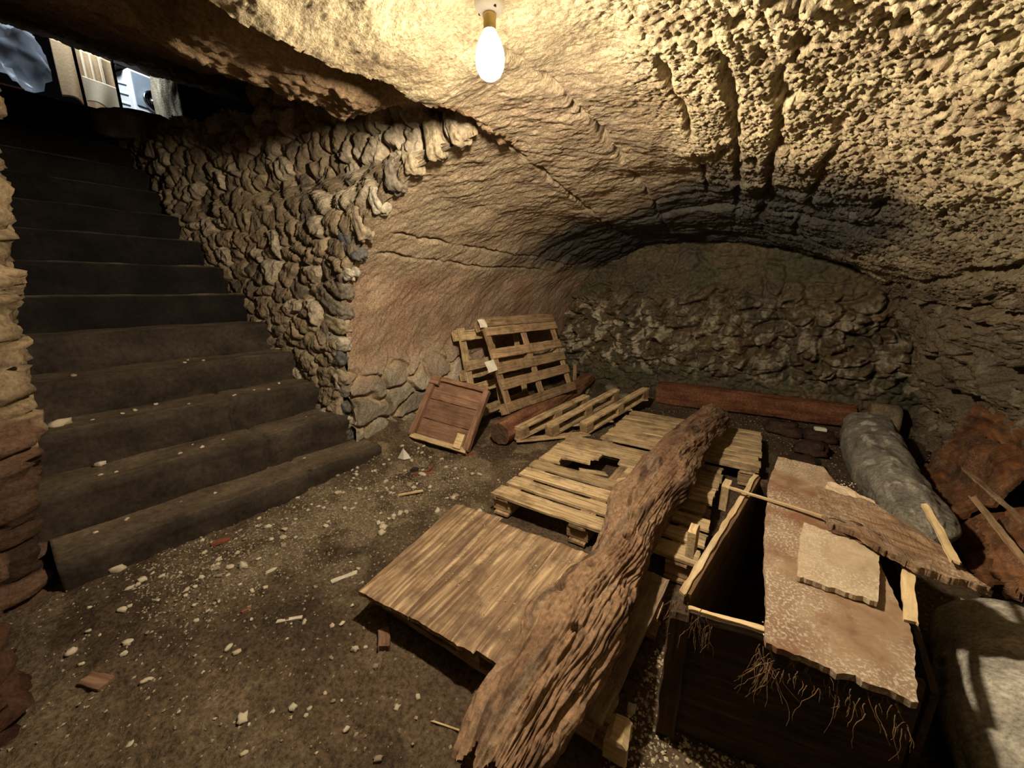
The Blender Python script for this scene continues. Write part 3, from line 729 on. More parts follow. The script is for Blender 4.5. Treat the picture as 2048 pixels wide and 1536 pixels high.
# --- the weathered log
def tube_log(name, path, nseg, nring, seed, ridge=.012, colors=None, endjag=.03, ecc=.0):
    path = np.array(path, float); n = len(path)
    t = np.linspace(0, n - 1, nseg)
    C = catmull(path[:, :3], t); R = catmull(path[:, 3:4], t)[:, 0]
    s = np.concatenate([[0], np.cumsum(np.linalg.norm(np.diff(C, axis=0), axis=1))])
    tan = np.gradient(C, axis=0); tan /= np.linalg.norm(tan, axis=1, keepdims=True)
    up = np.array([0, 0, 1.]); side = np.cross(tan, up); side /= np.linalg.norm(side, axis=1, keepdims=True); upv = np.cross(side, tan)
    th = np.linspace(0, 2 * PI, nring, endpoint=False)
    S, TH = np.meshgrid(s, th, indexing='ij')
    cx, cz = np.cos(TH), np.sin(TH)
    return C, R, s, tan, side, upv, S, TH, cx, cz
def build_log():
    path = [(-.435, .49, .255, .095), (-.442, .60, .262, .108), (-.45, .73, .277, .122), (-.455, .888, .285, .132), (-.475, 1.073, .29, .136), (-.478, 1.388, .272, .124), (-.508, 1.605, .275, .124),
            (-.525, 1.835, .29, .142), (-.536, 2.19, .305, .155), (-.545, 2.6, .30, .152), (-.546, 3.0, .29, .146), (-.53, 3.4, .283, .14), (-.525, 3.66, .283, .138)]
    C, R, s, tan, side, upv, S, TH, cx, cz = tube_log('log', path, 700, 260, 0)
    tw = TH + .35 * S
    ax, az = np.cos(tw), np.sin(tw)
    rot = 1 - sstep(1.15, 1.75, S)                      # the rotten, fibrous near half
    big = .14 * fbm3(ax * 1.2, S * 1.9, az * 1.2, 2, 601)
    fib = np.clip(np.abs(perlin3(ax * 11 + .3 * perlin3(ax * 2, S * 6, az * 2, 602), S * 3.6, az * 11, 603)) * 3.6, 0, 1) * .7 + .3 * np.clip(np.abs(perlin3(ax * 4, S * 1.5, az * 4, 605)) * 5, 0, 1)
    chk = fbm3(ax * 5, S * 13, az * 5, 3, 604)
    fib2 = np.clip(np.abs(perlin3(ax * 17, S * 7, az * 17, 606)) * 3.5, 0, 1)
    kn = sstep(.38, .6, perlin3(ax * 1.9, S * 5.2, az * 1.9, 607))
    r = R[:, None] * (1 + big) + rot * (.016 * (fib - .75) + .006 * (fib2 - .7) + .005 * chk - .02 * kn) + (1 - rot) * (.006 * (fib - .75) + .002 * (fib2 - .6) + .008 * fbm3(ax * 3, S * 7, az * 3, 3, 609))
    r = r * (1 - .06 * rot) + .014 * fbm3(ax * 2.6, S * 5, az * 2.6, 3, 612)
    # worm holes
    for (s0, a0, rad, dep) in ((.66, 1.75, .016, .06), (.40, 1.25, .015, .05), (.95, 1.35, .022, .06), (.52, 2.15, .02, .035), (1.12, 1.5, .03, .03)):
        dd = ((S - s0) / rad)**2 + ((((TH - a0 + PI) % (2 * PI)) - PI) * .13 / rad)**2
        r -= dep * np.exp(-dd**2)
    # burls
    for (s0, a0, rad, h_) in ((.43, 2.7, .10, .045), (.55, .35, .14, .035), (1.35, 2.9, .12, .03), (1.65, .4, .15, .03), (.12, 2.6, .12, .03)):
        dd = ((S - s0) / rad)**2 + ((((TH - a0 + PI) % (2 * PI)) - PI) / .8)**2
        r += h_ * np.exp(-dd)
    P = C[:, None, :] + side[:, None, :] * (cx * r)[..., None] + upv[:, None, :] * (cz * r)[..., None]
    jag = (.05 * fbm3(ax * 3, az * 3, ax * 0, 3, 615)) 
    P[..., 1] += jag * (1 - sstep(0, .12, S)) - .4 * jag * sstep(S.max() - .05, S.max(), S)
    P[..., 2] = np.maximum(P[..., 2], .149 + .01 * (P[..., 1] > 1.6))
    brn = np.array([.13, .07, .042]); tan_ = np.array([.24, .155, .095]); dk = np.array([.04, .024, .017]); gr = np.array([.26, .20, .14])
    n1 = np.clip(.5 + .9 * fbm3(ax * 2, S * 3, az * 2, 3, 621), 0, 1)[..., None]
    c = brn * (1 - n1) + tan_ * n1
    c = c * (1 - rot[..., None] * .5) + rot[..., None] * .5 * (tan_ * 1.15)
    d2 = sstep(.15, .5, fbm3(ax * 2, S * 2.2, az * 2, 3, 625))[..., None]
    c = c * (1 - .75 * d2) + .75 * d2 * dk
    g2 = sstep(.2, .5, fbm3(ax * 3, S * 4, az * 3, 3, 629))[..., None]
    c = c * (1 - .4 * g2) + .4 * g2 * gr
    ns, nr = S.shape
    V0 = P.reshape(-1, 3)
    i = np.arange(ns - 1)[:, None] * nr; j = np.arange(nr)[None, :]; j2 = (np.arange(nr) + 1) % nr
    F = np.stack([i + j, i + j2[None, :], i + nr + j2[None, :], i + nr + j], -1).reshape(-1, 4)
    # end faces as shrinking rings
    vs, cs, fs = [V0], [c.reshape(-1, 3)], [F]
    for end in (0, ns - 1):
        ring = P[end]; base = np.arange(nr) + end * nr; cen = ring.mean(0); prev = base
        for q, sc in enumerate((.9, .7, .45, .2, .02)):
            off = len(np.concatenate(vs))
            rg = cen + (ring - cen) * sc
            rg[:, 1] += (.025 if end == 0 else -.012) * fbm2(rg[:, 0] * 30, rg[:, 2] * 30, 3, 640) + (.02 if end == 0 else -.004)
            vs.append(rg); cs.append(np.repeat((np.array([.34, .2, .1]) if end == 0 else np.array([.16, .11, .08]))[None], nr, 0))
            cur = np.arange(nr) + off
            q4 = np.stack([prev, np.roll(prev, -1), np.roll(cur, -1), cur], -1)
            fs.append(q4 if end else q4[:, ::-1]); prev = cur
    o = link('weathered_log', mesh_np('weathered_log', np.concatenate(vs), np.concatenate(fs)[:, ::-1], np.concatenate(cs)), M_log)
    tag(o, 'long gnarled weathered log lying across the platform and both flat pallets', 'log')
build_log()

def simple_log(name, path, seed, cols, nseg=160, nring=72, ridge=.02, flat=0., label='', cat='beam', zmin=None, endcol=(.13, .075, .045), sq=0.):
    C, R, s, tan, side, upv, S, TH, cx, cz = tube_log(name, path, nseg, nring, seed)
    ax, az = np.cos(TH), np.sin(TH)
    r = R[:, None] * (1 + .12 * fbm3(ax, S * 1.6, az, 2, seed)) + ridge * (1 - np.abs(fbm3(ax * 5, S * 2, az * 5, 3, seed + 3)) - .8)
    if sq:
        r = r * (1 + sq * (1 / np.maximum(np.abs(cx), np.abs(cz)) - 1))
    P = C[:, None, :] + side[:, None, :] * (cx * r)[..., None] + upv[:, None, :] * (cz * r)[..., None]
    if zmin is not None: P[..., 2] = np.maximum(P[..., 2], zmin)
    n1 = np.clip(.5 + .9 * fbm3(ax * 2, S * 2.5, az * 2, 4, seed + 5), 0, 1)[..., None]
    c = np.array(cols[0]) * (1 - n1) + np.array(cols[1]) * n1
    ns, nr = S.shape
    i = np.arange(ns - 1)[:, None] * nr; j = np.arange(nr)[None, :]; j2 = ((np.arange(nr) + 1) % nr)[None, :]
    F = np.stack([i + j, i + j2, i + nr + j2, i + nr + j], -1).reshape(-1, 4)
    vs, cs, fs = [P.reshape(-1, 3)], [c.reshape(-1, 3)], [F]
    for end in (0, ns - 1):
        ring = P[end]; prev = np.arange(nr) + end * nr; cen = ring.mean(0)
        for sc in (.92, .6, .3, .02):
            off = sum(len(q) for q in vs); rg = cen + (ring - cen) * sc
            rg = rg + tan[end] * (.012 * fbm2(rg[:, 0] * 25, rg[:, 2] * 25, 2, seed + 9))[:, None]
            vs.append(rg); cs.append(np.repeat(np.array(endcol)[None], nr, 0)); cur = np.arange(nr) + off
            q4 = np.stack([prev, np.roll(prev, -1), np.roll(cur, -1), cur], -1)
            fs.append(q4 if end else q4[:, ::-1]); prev = cur
    o = link(name, mesh_np(name, np.concatenate(vs), np.concatenate(fs)[:, ::-1], np.concatenate(cs)), M_log)
    return tag(o, label, cat)

simple_log('timber_beam', [(-1.36, 4.93, .13, .125), (-.9, 4.99, .135, .13), (-.4, 5.05, .13, .125), (.1, 5.12, .13, .12), (.56, 5.18, .125, .115)], 701, ((.11, .045, .025), (.21, .095, .05)), sq=.55, ridge=.015,
           label='long squared reddish timber lying along the end wall', zmin=.0)
simple_log('round_beam', [(-2.09, 2.60, .11, .105), (-2.14, 3.1, .115, .112), (-2.2, 3.7, .12, .11), (-2.28, 4.4, .13, .10), (-2.36, 5.0, .15, .09)], 711, ((.16, .07, .04), (.31, .16, .09)), ridge=.018, sq=.25,
           label='reddish round beam supporting the foot of the leaning pallet', zmin=.0, endcol=(.10, .06, .04))

# --- pallet leaning on the left wall
def lean_pallet(name, label, O, ex, ez, width, height, rows, stringers, mat, thick=.10):
    P = empty(name, O, label, 'pallet')
    F = frame(O, ex, ez)                              # x along the wall, y up the slope, z out of the wall
    for (y, w) in rows:
        board('deck_board', width + rr.uniform(-.02, .02), w, .018, mat, P, LM(F, rr.uniform(-.012, .012), y, 0), rag=(.008, .008), wear=.004)
    for x in stringers:
        board('stringer', height, .085, .02, mat, P, LM(F, x + .085, 0, -.022) @ Matrix.Rotation(PI / 2, 4, 'Z'))
        for y in (.0, height / 2 - .05, height - .12):
            block('block', LM(F, x, y, -thick), .085, .11, thick - .023, mat, P)
    for y in (.0, height / 2 - .05, height - .12):
        board('bottom_board', width, .1, .018, mat, P, LM(F, 0, y, -thick - .02))
    return P, F
ex, ez = V((.06, 1.27, -.02)), V((-.38, -.2, .88))
PC, FC = lean_pallet('leaning_pallet', 'slatted pallet leaning on the left wall with two paper tags', (-2.16, 2.84, .225), ex, ez, 1.24, .98,
                     ((.01, .10), (.235, .105), (.40, .10), (.555, .10), (.79, .09), (.885, .095)), (.0, .57, 1.15), M_pallet_old, thick=.085)
def plate(name, w, h, M, mat, parent, lab=None, wob=.004, th=.0015):
    n = 6; vs = []; 
    for k in (0, 1):
        for i in range(n + 1):
            for j in range(n + 1):
                vs.append((w * i / n, h * j / n, -th * k + wob * math.sin(i * 1.1 + j * .8)))
    m_ = n + 1; fs = []
    for i in range(n):
        for j in range(n):
            a = i * m_ + j; fs.append((a, a + m_, a + m_ + 1, a + 1)); b0 = a + m_ * m_; fs.append((b0, b0 + 1, b0 + m_ + 1, b0 + m_))
    for i in range(n):
        for (a, b_) in ((i, i + 1), (n * m_ + i + 1, n * m_ + i), ((i + 1) * m_, i * m_), (i * m_ + n, (i + 1) * m_ + n)):
            fs.append((a, b_, b_ + m_ * m_, a + m_ * m_))
    o = link(name, mesh_py(name, vs, fs), mat, parent, M)
    if lab: o['label'] = lab
    return o
plate('paper_tag', .10, .085, LM(FC, -.06, .875, .022), M_paper, PC, 'white paper tag near the top corner')
tg = plate('paper_tag', .13, .11, LM(FC, -.13, .43, .022) @ Matrix.Rotation(.08, 4, 'Z'), M_paper, PC, 'white paper tag on the left edge')
PD, FD = lean_pallet('leaning_pallet', 'pale pallet half hidden behind the tagged leaning pallet', (-2.50, 2.72, .10), V((.02, 1.0, 0)), V((-.20, -.03, .95)), .95, .95,
                     ((.04, .1), (.28, .1), (.52, .1), (.82, .1)), (.0, .42, .86), M_pallet, thick=.085)

# --- overturned pallet, skids up
PE = empty('overturned_pallet', (-1.75, 3.0, 0), 'broken overturned pallet with raised skids beside the tight pallet', 'pallet')
near_ = [V((-1.965, 2.72, .045)), V((-1.79, 2.98, .03)), V((-1.575, 3.28, .015))]
far_ = [V((-1.785, 3.75, .16)), V((-1.60, 4.15, .175)), V((-1.36, 4.45, .165))]
for i, (a, b_) in enumerate(zip(near_, far_)):
    beam_between('lower_skid', a, b_, .085, .02, (0, 0, 1), M_pallet, PE)
    up_ = V((0, 0, .10))
    beam_between('upper_skid', a + up_, b_ + up_, .085, .022, (0, 0, 1), M_pallet, PE)
    for f in (.0, .46, .90):
        p = a.lerp(b_, f) + V((0, 0, .02)); x = (b_ - a).normalized()
        block('block', frame(p, x, V((0, 0, 1)).cross(x)) @ Matrix.Translation((0, -.043, 0)), .11, .086, .082, M_pallet_old, PE)
for f in (.02, .35, .66, .95):
    a = near_[0].lerp(far_[0], f); b_ = near_[2].lerp(far_[2], f); off = V((0, 0, -.018))
    beam_between('cross_board', a + off + (a - b_) * .06, b_ + off + (b_ - a) * .05, .095, .018, (0, 0, 1), M_pallet, PE, rag=(.03, .02))

# --- small wooden tray
TR = empty('wooden_tray', (-2.45, 2.3, .03), 'brown framed wooden tray propped on edge at the foot of the left wall', 'tray')
bl, br = V((-2.72, 2.10, .10)), V((-2.185, 2.27, .015)); tl, tr_ = V((-2.69, 2.46, .55)), V((-2.14, 2.61, .55))
FT = frame(bl, br - bl, tl - bl); TW, TH_ = (br - bl).length, (tl - bl).length
for i in range(3):
    board('base_board', TW - .04, TH_ / 3 - .006, .015, M_tray, TR, LM(FT, .02, TH_ / 3 * i, 0), rag=(.002, .002), wear=.003)
board('rim', TW, .045, .06, M_pale, TR, LM(FT, 0, -.02, .0), rag=(.01, .01))['label'] = 'pale chewed bottom rim'
board('rim', TW, .045, .055, M_tray, TR, LM(FT, 0, TH_ - .02, .0))
for x in (.045, TW + .02):
    board('rim', TH_, .055, .065, M_tray, TR, LM(FT, x, 0, 0) @ Matrix.Rotation(PI / 2, 4, 'Z'))
block('corner_block', LM(FT, TW - .12, .0, .03), .07, .13, .05, M_pale, TR)
block('corner_block', LM(FT, 0, TH_ - .07, .03), .09, .09, .05, M_tray, TR)

# --- collapsed chest on the right
CH = empty('broken_chest', (.1, 1.6, 0), 'open broken timber chest with its lid fallen in, right of the log', 'chest')
def upright(name, a, b_, z0, z1, th, mat, seed, side=1, rag=(.006, .006)):
    a, b_ = V((*a, z0)), V((*b_, z0)); x = b_ - a
    return board(name, x.length, z1 - z0, th, mat, CH, frame(a, x, (0, 0, 1)), rag=rag, wear=.004, nx=30)
upright('left_panel', (-.172, 1.11), (-.075, 2.13), .01, .50, .022, M_crate_lit, 1)
upright('front_panel', (-.15, 1.085), (.36, 1.20), .01, .475, .02, M_crate_shade, 2)
upright('right_panel', (.385, 1.22), (.40, 2.15), .01, .43, .02, M_crate_shade, 3)
upright('back_panel', (-.07, 2.13), (.40, 2.16), .01, .46, .02, M_crate_shade, 4)
board('base_panel', .98, .5, .02, M_crate_shade, CH, frame((-.15, 1.15, .012), (.1, 1, 0), (-1, .1, 0)) @ Matrix.Translation((0, -.5, 0)))
s = beam_between('top_rail', (-.176, 1.10, .495), (-.078, 2.125, .497), .02, .012, (0, 0, 1), M_pale, CH); s['label'] = 'pale top edge rail'
s = beam_between('top_rail', (-.15, 1.082, .470), (.06, 1.128, .470), .016, .012, (0, 0, 1), M_pale, CH); s['label'] = 'pale front edge rail'
beam_between('corner_post', (-.175, 1.085, .0), (-.175, 1.088, .475), .055, .05, (.2, -1, 0), M_crate_shade, CH)
beam_between('corner_post', (-.055, 2.13, .0), (-.055, 2.13, .49), .05, .05, (.2, -1, 0), M_crate_shade, CH)
block('cleat', frame((-.205, 1.42, .40), (0, 1, 0), (-1, 0, 0)), .07, .03, .12, M_pale, CH)
block('cleat', frame((-.16, 1.86, .40), (0, 1, 0), (-1, 0, 0)), .09, .03, .13, M_pale, CH)

# --- sheets lying over the chest
def sheet(name, pts_lo, pts_hi, th, mat, label, cat, seed, parent=None, nx=120, ny=24, rag=.01, warp=.008, sag=0.):
    """a sheet between two edge polylines, thick, with ragged edges"""
    t = np.linspace(0, 1, nx + 1); v = np.linspace(0, 1, ny + 1)
    A = np.array(pts_lo, float); B = np.array(pts_hi, float)
    ia = np.stack([np.interp(t, np.linspace(0, 1, len(A)), A[:, k]) for k in range(3)], -1)
    ib = np.stack([np.interp(t, np.linspace(0, 1, len(B)), B[:, k]) for k in range(3)], -1)
    O = V(A[0]); ex_ = V(A[-1]) - O; ey_ = V(B[0]) - O
    Mx = frame(O, ex_, ey_); R = np.array(Mx)[:3, :3]
    da = rag * (.5 * fbm2(t * 5.3, t * 0 + .37, 3, seed) + .25 * fbm2(t * 23.7, t * 0 + .4, 3, seed + 1))[:, None]; db = rag * (.5 * fbm2(t * 5.3, t * 0 + .61, 3, seed + 3) + .25 * fbm2(t * 27.1, t * 0 + .3, 3, seed + 4))[:, None]
    dirn = ib - ia; dirn = dirn / (np.linalg.norm(dirn, axis=1, keepdims=True) + 1e-9)
    ia = ia + dirn * da; ib = ib + dirn * db
    P = ia[:, None, :] * (1 - v)[None, :, None] + ib[:, None, :] * v[None, :, None]
    L = (P - np.array(O)) @ R
    T_, Vv = np.meshgrid(t, v, indexing='ij')
    e0 = rag * fbm2(v * 9, v * 0 + 1, 4, seed + 5)[None, :] * (1 - T_)**8; e1 = rag * fbm2(v * 9, v * 0 + 2, 4, seed + 7)[None, :] * T_**8
    L[..., 0] += e0 + e1
    L[..., 2] += warp * fbm2(T_ * 2.2, Vv * 1.6, 3, seed + 9) - sag * np.sin(PI * T_) + .0015 * fbm2(T_ * 60, Vv * 24, 2, seed + 11)
    top = L.reshape(-1, 3); bot = top - np.array([0, 0, th]); n = len(top)
    F = grid_faces(nx + 1, ny + 1); idx = np.arange(n).reshape(nx + 1, ny + 1)
    ring = np.concatenate([idx[:-1, 0], idx[-1, :-1], idx[:0:-1, -1], idx[0, :0:-1]]); r2 = np.roll(ring, -1)
    f = np.concatenate([F, (F + n)[:, ::-1], np.stack([ring, ring + n, r2 + n, r2], -1)])
    a, b_, c_ = top[F[0, 0]], top[F[0, 1]], top[F[0, 2]]
    if np.cross(b_ - a, c_ - a)[2] < 0: f = f[:, ::-1]
    o = link(name, mesh_np(name, np.concatenate([top, bot]), f, smooth=False), mat, parent, Mx)
    if label: tag(o, label, cat) if parent is None else o.__setitem__('label', label)
    return o
sheet('fallen_sheet', [(.042, 1.03, .505), (.02, 1.25, .505), (-.005, 1.6, .505), (-.018, 2.0, .507), (-.003, 2.42, .50)],
      [(.325, 1.06, .50), (.35, 1.3, .50), (.325, 1.55, .503), (.30, 1.9, .50), (.19, 2.40, .50)], .018, M_chip,
      'large chalky red-brown sheet fallen over the chest', 'board', 3001, rag=.012, warp=.006)
sheet('sheet_offcut', [(.098, 1.335, .527), (.10, 1.52, .527), (.11, 1.69, .53)], [(.282, 1.345, .527), (.305, 1.52, .527), (.315, 1.66, .53)], .016, M_chip2,
      'pale square offcut lying on the chalky sheet', 'board', 3011, rag=.006, warp=.003, nx=30)
sheet('rotten_plank', [(.185, 1.70, .57), (.29, 1.62, .575), (.40, 1.55, .575), (.535, 1.585, .56)], [(.155, 2.01, .56), (.30, 1.97, .565), (.44, 1.88, .56), (.545, 1.61, .555)], .022, M_rot,
      'crumbling dark plank lying across the chest and the grey sack', 'board', 3021, rag=.03, warp=.02)
sheet('chalky_board', [(.19, 2.04, .54), (.27, 2.02, .54), (.36, 2.0, .54)], [(.20, 2.17, .538), (.28, 2.15, .538), (.34, 2.08, .538)], .014, M_chip2, 'small chalky board showing beyond the crumbling plank', 'board', 3071, rag=.012, nx=40)
o = link('rotten_chunk', stone_mesh('rotten_chunk', .075, .045, .022, 891, 4, .4, .7, (.13, .075, .042)), M_rubble, None, Matrix.Translation((.26, 1.70, .548)) @ Matrix.Rotation(-.35, 4, 'Z')); tag(o, 'dark crumbled wood chunk on the chalky sheet under the crumbling plank', 'wood')
o = beam_between('batten', (-.16, 1.86, .522), (.215, 1.78, .535), .012, .010, (0, 0, 1), M_pale, None, wear=.001, rag=(.004, .004)); tag(o, 'thin pale batten across the top of the chest', 'batten')
o = beam_between('slat', (.352, 1.34, .515), (.398, 1.74, .53), .03, .012, (0, 0, 1), M_pale, None, wear=.004, rag=(.01, .02)); tag(o, 'pale slat under the crumbling plank on the right of the chest', 'slat')
o = beam_between('splint', (.48, 1.62, .585), (.47, 1.98, .60), .02, .012, (0, 0, 1), M_pale, None, wear=.004, rag=(.02, .05)); tag(o, 'pale splintered stick lying on the crumbling plank', 'stick')
def fibres(name, roots, seed, mat, label, cat):
    r_ = random.Random(seed); vs = []; fs = []
    for (x, y, z, L) in roots:
        p = V((x, y, z)); d_ = V((r_.uniform(-.5, .5), r_.uniform(-.8, .1), -.4)).normalized(); n_ = 7; base = len(vs)
        for i in range(n_ + 1):
            rad = .0009 * (1 - i / (n_ + 1.5)) + .0003
            for k in range(4):
                a = k * PI / 2; vs.append(p + V((math.cos(a) * rad, math.sin(a) * rad, .3 * rad)))
            d_ = (d_ + V((r_.uniform(-.5, .5), r_.uniform(-.4, .3), r_.uniform(-.7, .1)))).normalized(); p = p + d_ * L / n_
        for i in range(n_):
            for k in range(4):
                fs.append((base + i * 4 + k, base + i * 4 + (k + 1) % 4, base + i * 4 + 4 + (k + 1) % 4, base + i * 4 + 4 + k))
    o = link(name, mesh_py(name, vs, fs, True), mat); return tag(o, label, cat, kind='stuff')
r_ = random.Random(9)
fibres('root_fibres', [(r_.uniform(.03, .07) if i < 34 else r_.uniform(.05, .32), r_.uniform(1.0, 1.07), r_.uniform(.46, .495), r_.uniform(.04, .12) if i < 44 else r_.uniform(.015, .04)) for i in range(110)], 4, M_crate_lit, 'reddish root fibres hanging from the near edge of the chalky sheet', 'roots')
fibres('root_fibres', [(r_.uniform(-.2, -.08), r_.uniform(1.045, 1.08), r_.uniform(.42, .5), r_.uniform(.03, .07)) for i in range(70)], 5, M_crate_lit, 'dry fibres clinging to the near left corner of the chest', 'roots')
# a dusty sheet beyond the chest
sheet('dusty_board', [(.01, 2.45, .43), (.0, 2.8, .32), (.02, 3.05, .24)], [(.20, 2.44, .43), (.20, 2.75, .33), (.12, 3.02, .25)], .018, M_chip, 'dusty reddish board sloping away behind the chest', 'board', 3031, rag=.02)

# --- grey sacks
def sack(name, path, rad, flat, seed, label, col=(.2, .185, .155)):
    C, R, s, tan, side, upv, S, TH, cx, cz = tube_log(name, [(*p, r) for p, r in zip(path, rad)], 150, 96, seed)
    ax, az = np.cos(TH), np.sin(TH)
    L = S.max(); capf = np.sqrt(np.clip(1 - (1 - np.clip(S / .12, 0, 1))**2, 0, 1)) * np.sqrt(np.clip(1 - (1 - np.clip((L - S) / .12, 0, 1))**2, 0, 1))
    wr = .018 * (1 - np.abs(fbm3(ax * 1.6, S * 9, az * 1.6, 3, seed))) + .03 * fbm3(ax * 1.2, S * 2.4, az * 1.2, 2, seed + 3)
    r = (R[:, None] * (1 + .06 * fbm3(ax, S * 2, az, 2, seed + 5)) + wr) * (capf * .98 + .02)
    P = C[:, None, :] + side[:, None, :] * (cx * r)[..., None] + upv[:, None, :] * (cz * r * flat)[..., None]
    P[..., 2] = np.maximum(P[..., 2], .005)
    n = np.clip(.5 + .8 * fbm3(ax * 1.5, S * 3, az * 1.5, 3, seed + 7), 0, 1)[..., None]
    c = np.array(col) * (.75 + .45 * n)
    du = (sstep(.1, .5, fbm3(ax * 3, S * 8, az * 3, 4, seed + 9)) * sstep(.3, .9, az))[..., None]
    c = c * (1 - .7 * du) + .7 * du * np.array([.55, .52, .44])
    ns, nr = S.shape
    i = np.arange(ns - 1)[:, None] * nr; j = np.arange(nr)[None, :]; j2 = ((np.arange(nr) + 1) % nr)[None, :]
    F = np.stack([i + j, i + j2, i + nr + j2, i + nr + j], -1).reshape(-1, 4)
    o = link(name, mesh_np(name, P.reshape(-1, 3), F[:, ::-1], c.reshape(-1, 3)), M_sack)
    return tag(o, label, 'sack')
sack('cement_sack', [(.64, 2.45, .26), (.60, 2.8, .25), (.57, 3.3, .22), (.57, 3.9, .2), (.60, 4.5, .19)], (.09, .125, .15, .16, .165), 1.0, 801, 'long grey sack slumped between the chest and the end wall')
sack('cement_sack', [(.80, .9, .14), (.82, 1.3, .155), (.85, 1.75, .16), (.88, 2.15, .14)], (.29, .31, .3, .24), .55, 811, 'flat grey sack on the floor in the right corner below the chest', (.36, .335, .28))

# --- orange-brown boards leaning against the right wall
sheet('orange_board', [(.80, 3.75, .14), (.80, 3.4, .10), (.78, 3.05, .12)], [(1.0, 3.9, .46), (1.08, 3.4, .52), (1.12, 3.1, .46)], .016, M_orange, 'rust-brown board leaning by the middle of the long grey sack, farthest of the low ones', 'board', 3041, rag=.06, warp=.06)
sheet('orange_board', [(.82, 3.0, .06), (.84, 2.8, .10), (.80, 2.5, .06)], [(1.12, 3.06, .36), (1.16, 2.8, .44), (1.18, 2.45, .40)], .016, M_orange, 'dark rust-brown board between two others on the right', 'board', 3045, rag=.06, warp=.06)
sheet('orange_board', [(.77, 2.55, .33), (.76, 2.3, .34), (.74, 2.02, .32)], [(.96, 2.65, .50), (.95, 2.35, .52), (.93, 2.02, .46)], .014, M_orange, 'bright orange-brown broken board at the right edge, nearest the chest', 'board', 3051, rag=.05, warp=.03)
sheet('orange_board', [(1.0, 4.2, .16), (1.14, 3.5, .14), (1.2, 2.8, .1)], [(1.08, 4.2, .60), (1.24, 3.5, .60), (1.34, 2.8, .58)], .016, M_orange, 'tall rust-brown board flat against the right wall', 'board', 3061, rag=.04, warp=.03)
o = beam_between('splint', (.80, 2.95, .47), (.87, 2.45, .44), .025, .010, (0, 0, 1), M_rot, None, rag=(.03, .05)); tag(o, 'splintered stick resting on the rust-brown boards', 'stick')
o = beam_between('splint', (.74, 2.55, .47), (.80, 2.05, .40), .024, .010, (0, 0, 1), M_pallet_old, None, rag=(.03, .05)); tag(o, 'short splinter beside the near end of the long grey sack', 'stick')
o = link('stone_block', stone_mesh('stone_block', .12, .1, .16, 821, 3, .85, .12, (.27, .215, .14)), M_rubble, None, Matrix.Translation((.76, 4.98, .17))); tag(o, 'brownish block standing behind the far end of the long grey sack', 'stone')
o = beam_between('stake', (-2.33, 4.55, .02), (-2.345, 4.55, .46), .045, .03, (0, -1, .1), M_pallet_old, None, rag=(.01, .05), nx=12); tag(o, 'short upright stake before the back left corner', 'stake')

# ------------------------------------------------------------------ things on the floor
peb_src = [stone_mesh('pebble', 1, .8, .55, 900 + i, 2, .45, .65) for i in range(10)]
peb_mats = [M_pebble, M_pebble2, M_pebble3]
peb_meshes = []
for mt in peb_mats:
    for me in peb_src:
        k = me.copy(); k.materials.append(mt); peb_meshes.append(k)
rp = random.Random(21)
def pebble(x, y, r, kind, label, group=None, name='stone_chip', z=None, cat='stone'):
    o = bpy.data.objects.new(name, peb_meshes[kind * 10 + rp.randrange(10)]); COL.objects.link(o)
    o.location = (x, y, (floor_z(x, y) if z is None else z) + r * .28)
    o.rotation_euler = (rp.uniform(-.3, .3), rp.uniform(-.3, .3), rp.uniform(0, 6.28))
    o.scale = (r * rp.uniform(.85, 1.25), r * rp.uniform(.8, 1.1), r * rp.uniform(.8, 1.2))
    return tag(o, label, cat, group)
singles = [(-2.162, 1.627, .028, 1, 'grey stone at the foot of the right end of the stairs'), (-1.868, 1.184, .03, 2, 'pale yellowish stone left of the platform, larger of a touching pair'),
           (-1.83, 1.15, .03, 0, 'tan stone touching a pale one left of the platform'), (-1.732, 1.505, .028, 2, 'pale stone by the far left corner of the platform'),
           (-2.20, 1.78, .034, 2, 'white stone beside the red tile pieces'), (-1.78, 1.72, .026, 1, 'grey flat stone between platform and stairs'),
           (-1.50, 1.66, .026, 2, 'white stone against the near left corner block of the gapped pallet'), (-1.51, 1.95, .026, 0, 'pale stone beside the left edge of the gapped pallet'),
           (-2.153, -.063, .026, 2, 'white stone alone on the dark floor at the far left'), (-2.171, .544, .034, 2, 'largest white chunk in the rubble heap before the stairs'),
           (-2.23, .50, .024, 2, 'small white chunk in the rubble heap before the stairs'), (-2.005, .613, .025, 2, 'rounded white stone right of the rubble heap'),
           (-2.644, .144, .036, 0, 'round tan stone at the left foot of the lowest step'), (-2.42, .2, .028, 2, 'pale stone a hand left of the rubble heap'),
           (-1.25, .62, .018, 0, 'ochre stone on the floor by the front edge of the platform'), (-.28, 1.06, .022, 2, 'white stone between platform and chest'),
           (-2.02, .08, .02, 2, 'elongated white chip on the left floor, one of two in line'), (-1.96, .06, .018, 2, 'small white chip on the left floor, in line with a longer one'),
           (-1.32, .25, .022, 2, 'pale stone on the floor at the bottom edge of the view'), (-1.62, .33, .018, 0, 'tan stone on the bare trodden floor')]
for (x, y, r, k, l) in singles:
    pebble(x, y, r * .85, k, l)
o = pebble(-3.36, .12, .045, 0, 'tan stone lying on the third step at the left', z=.635); o = pebble(-3.2, .22, .03, 2, 'white stone on the second step at the left', z=.392)
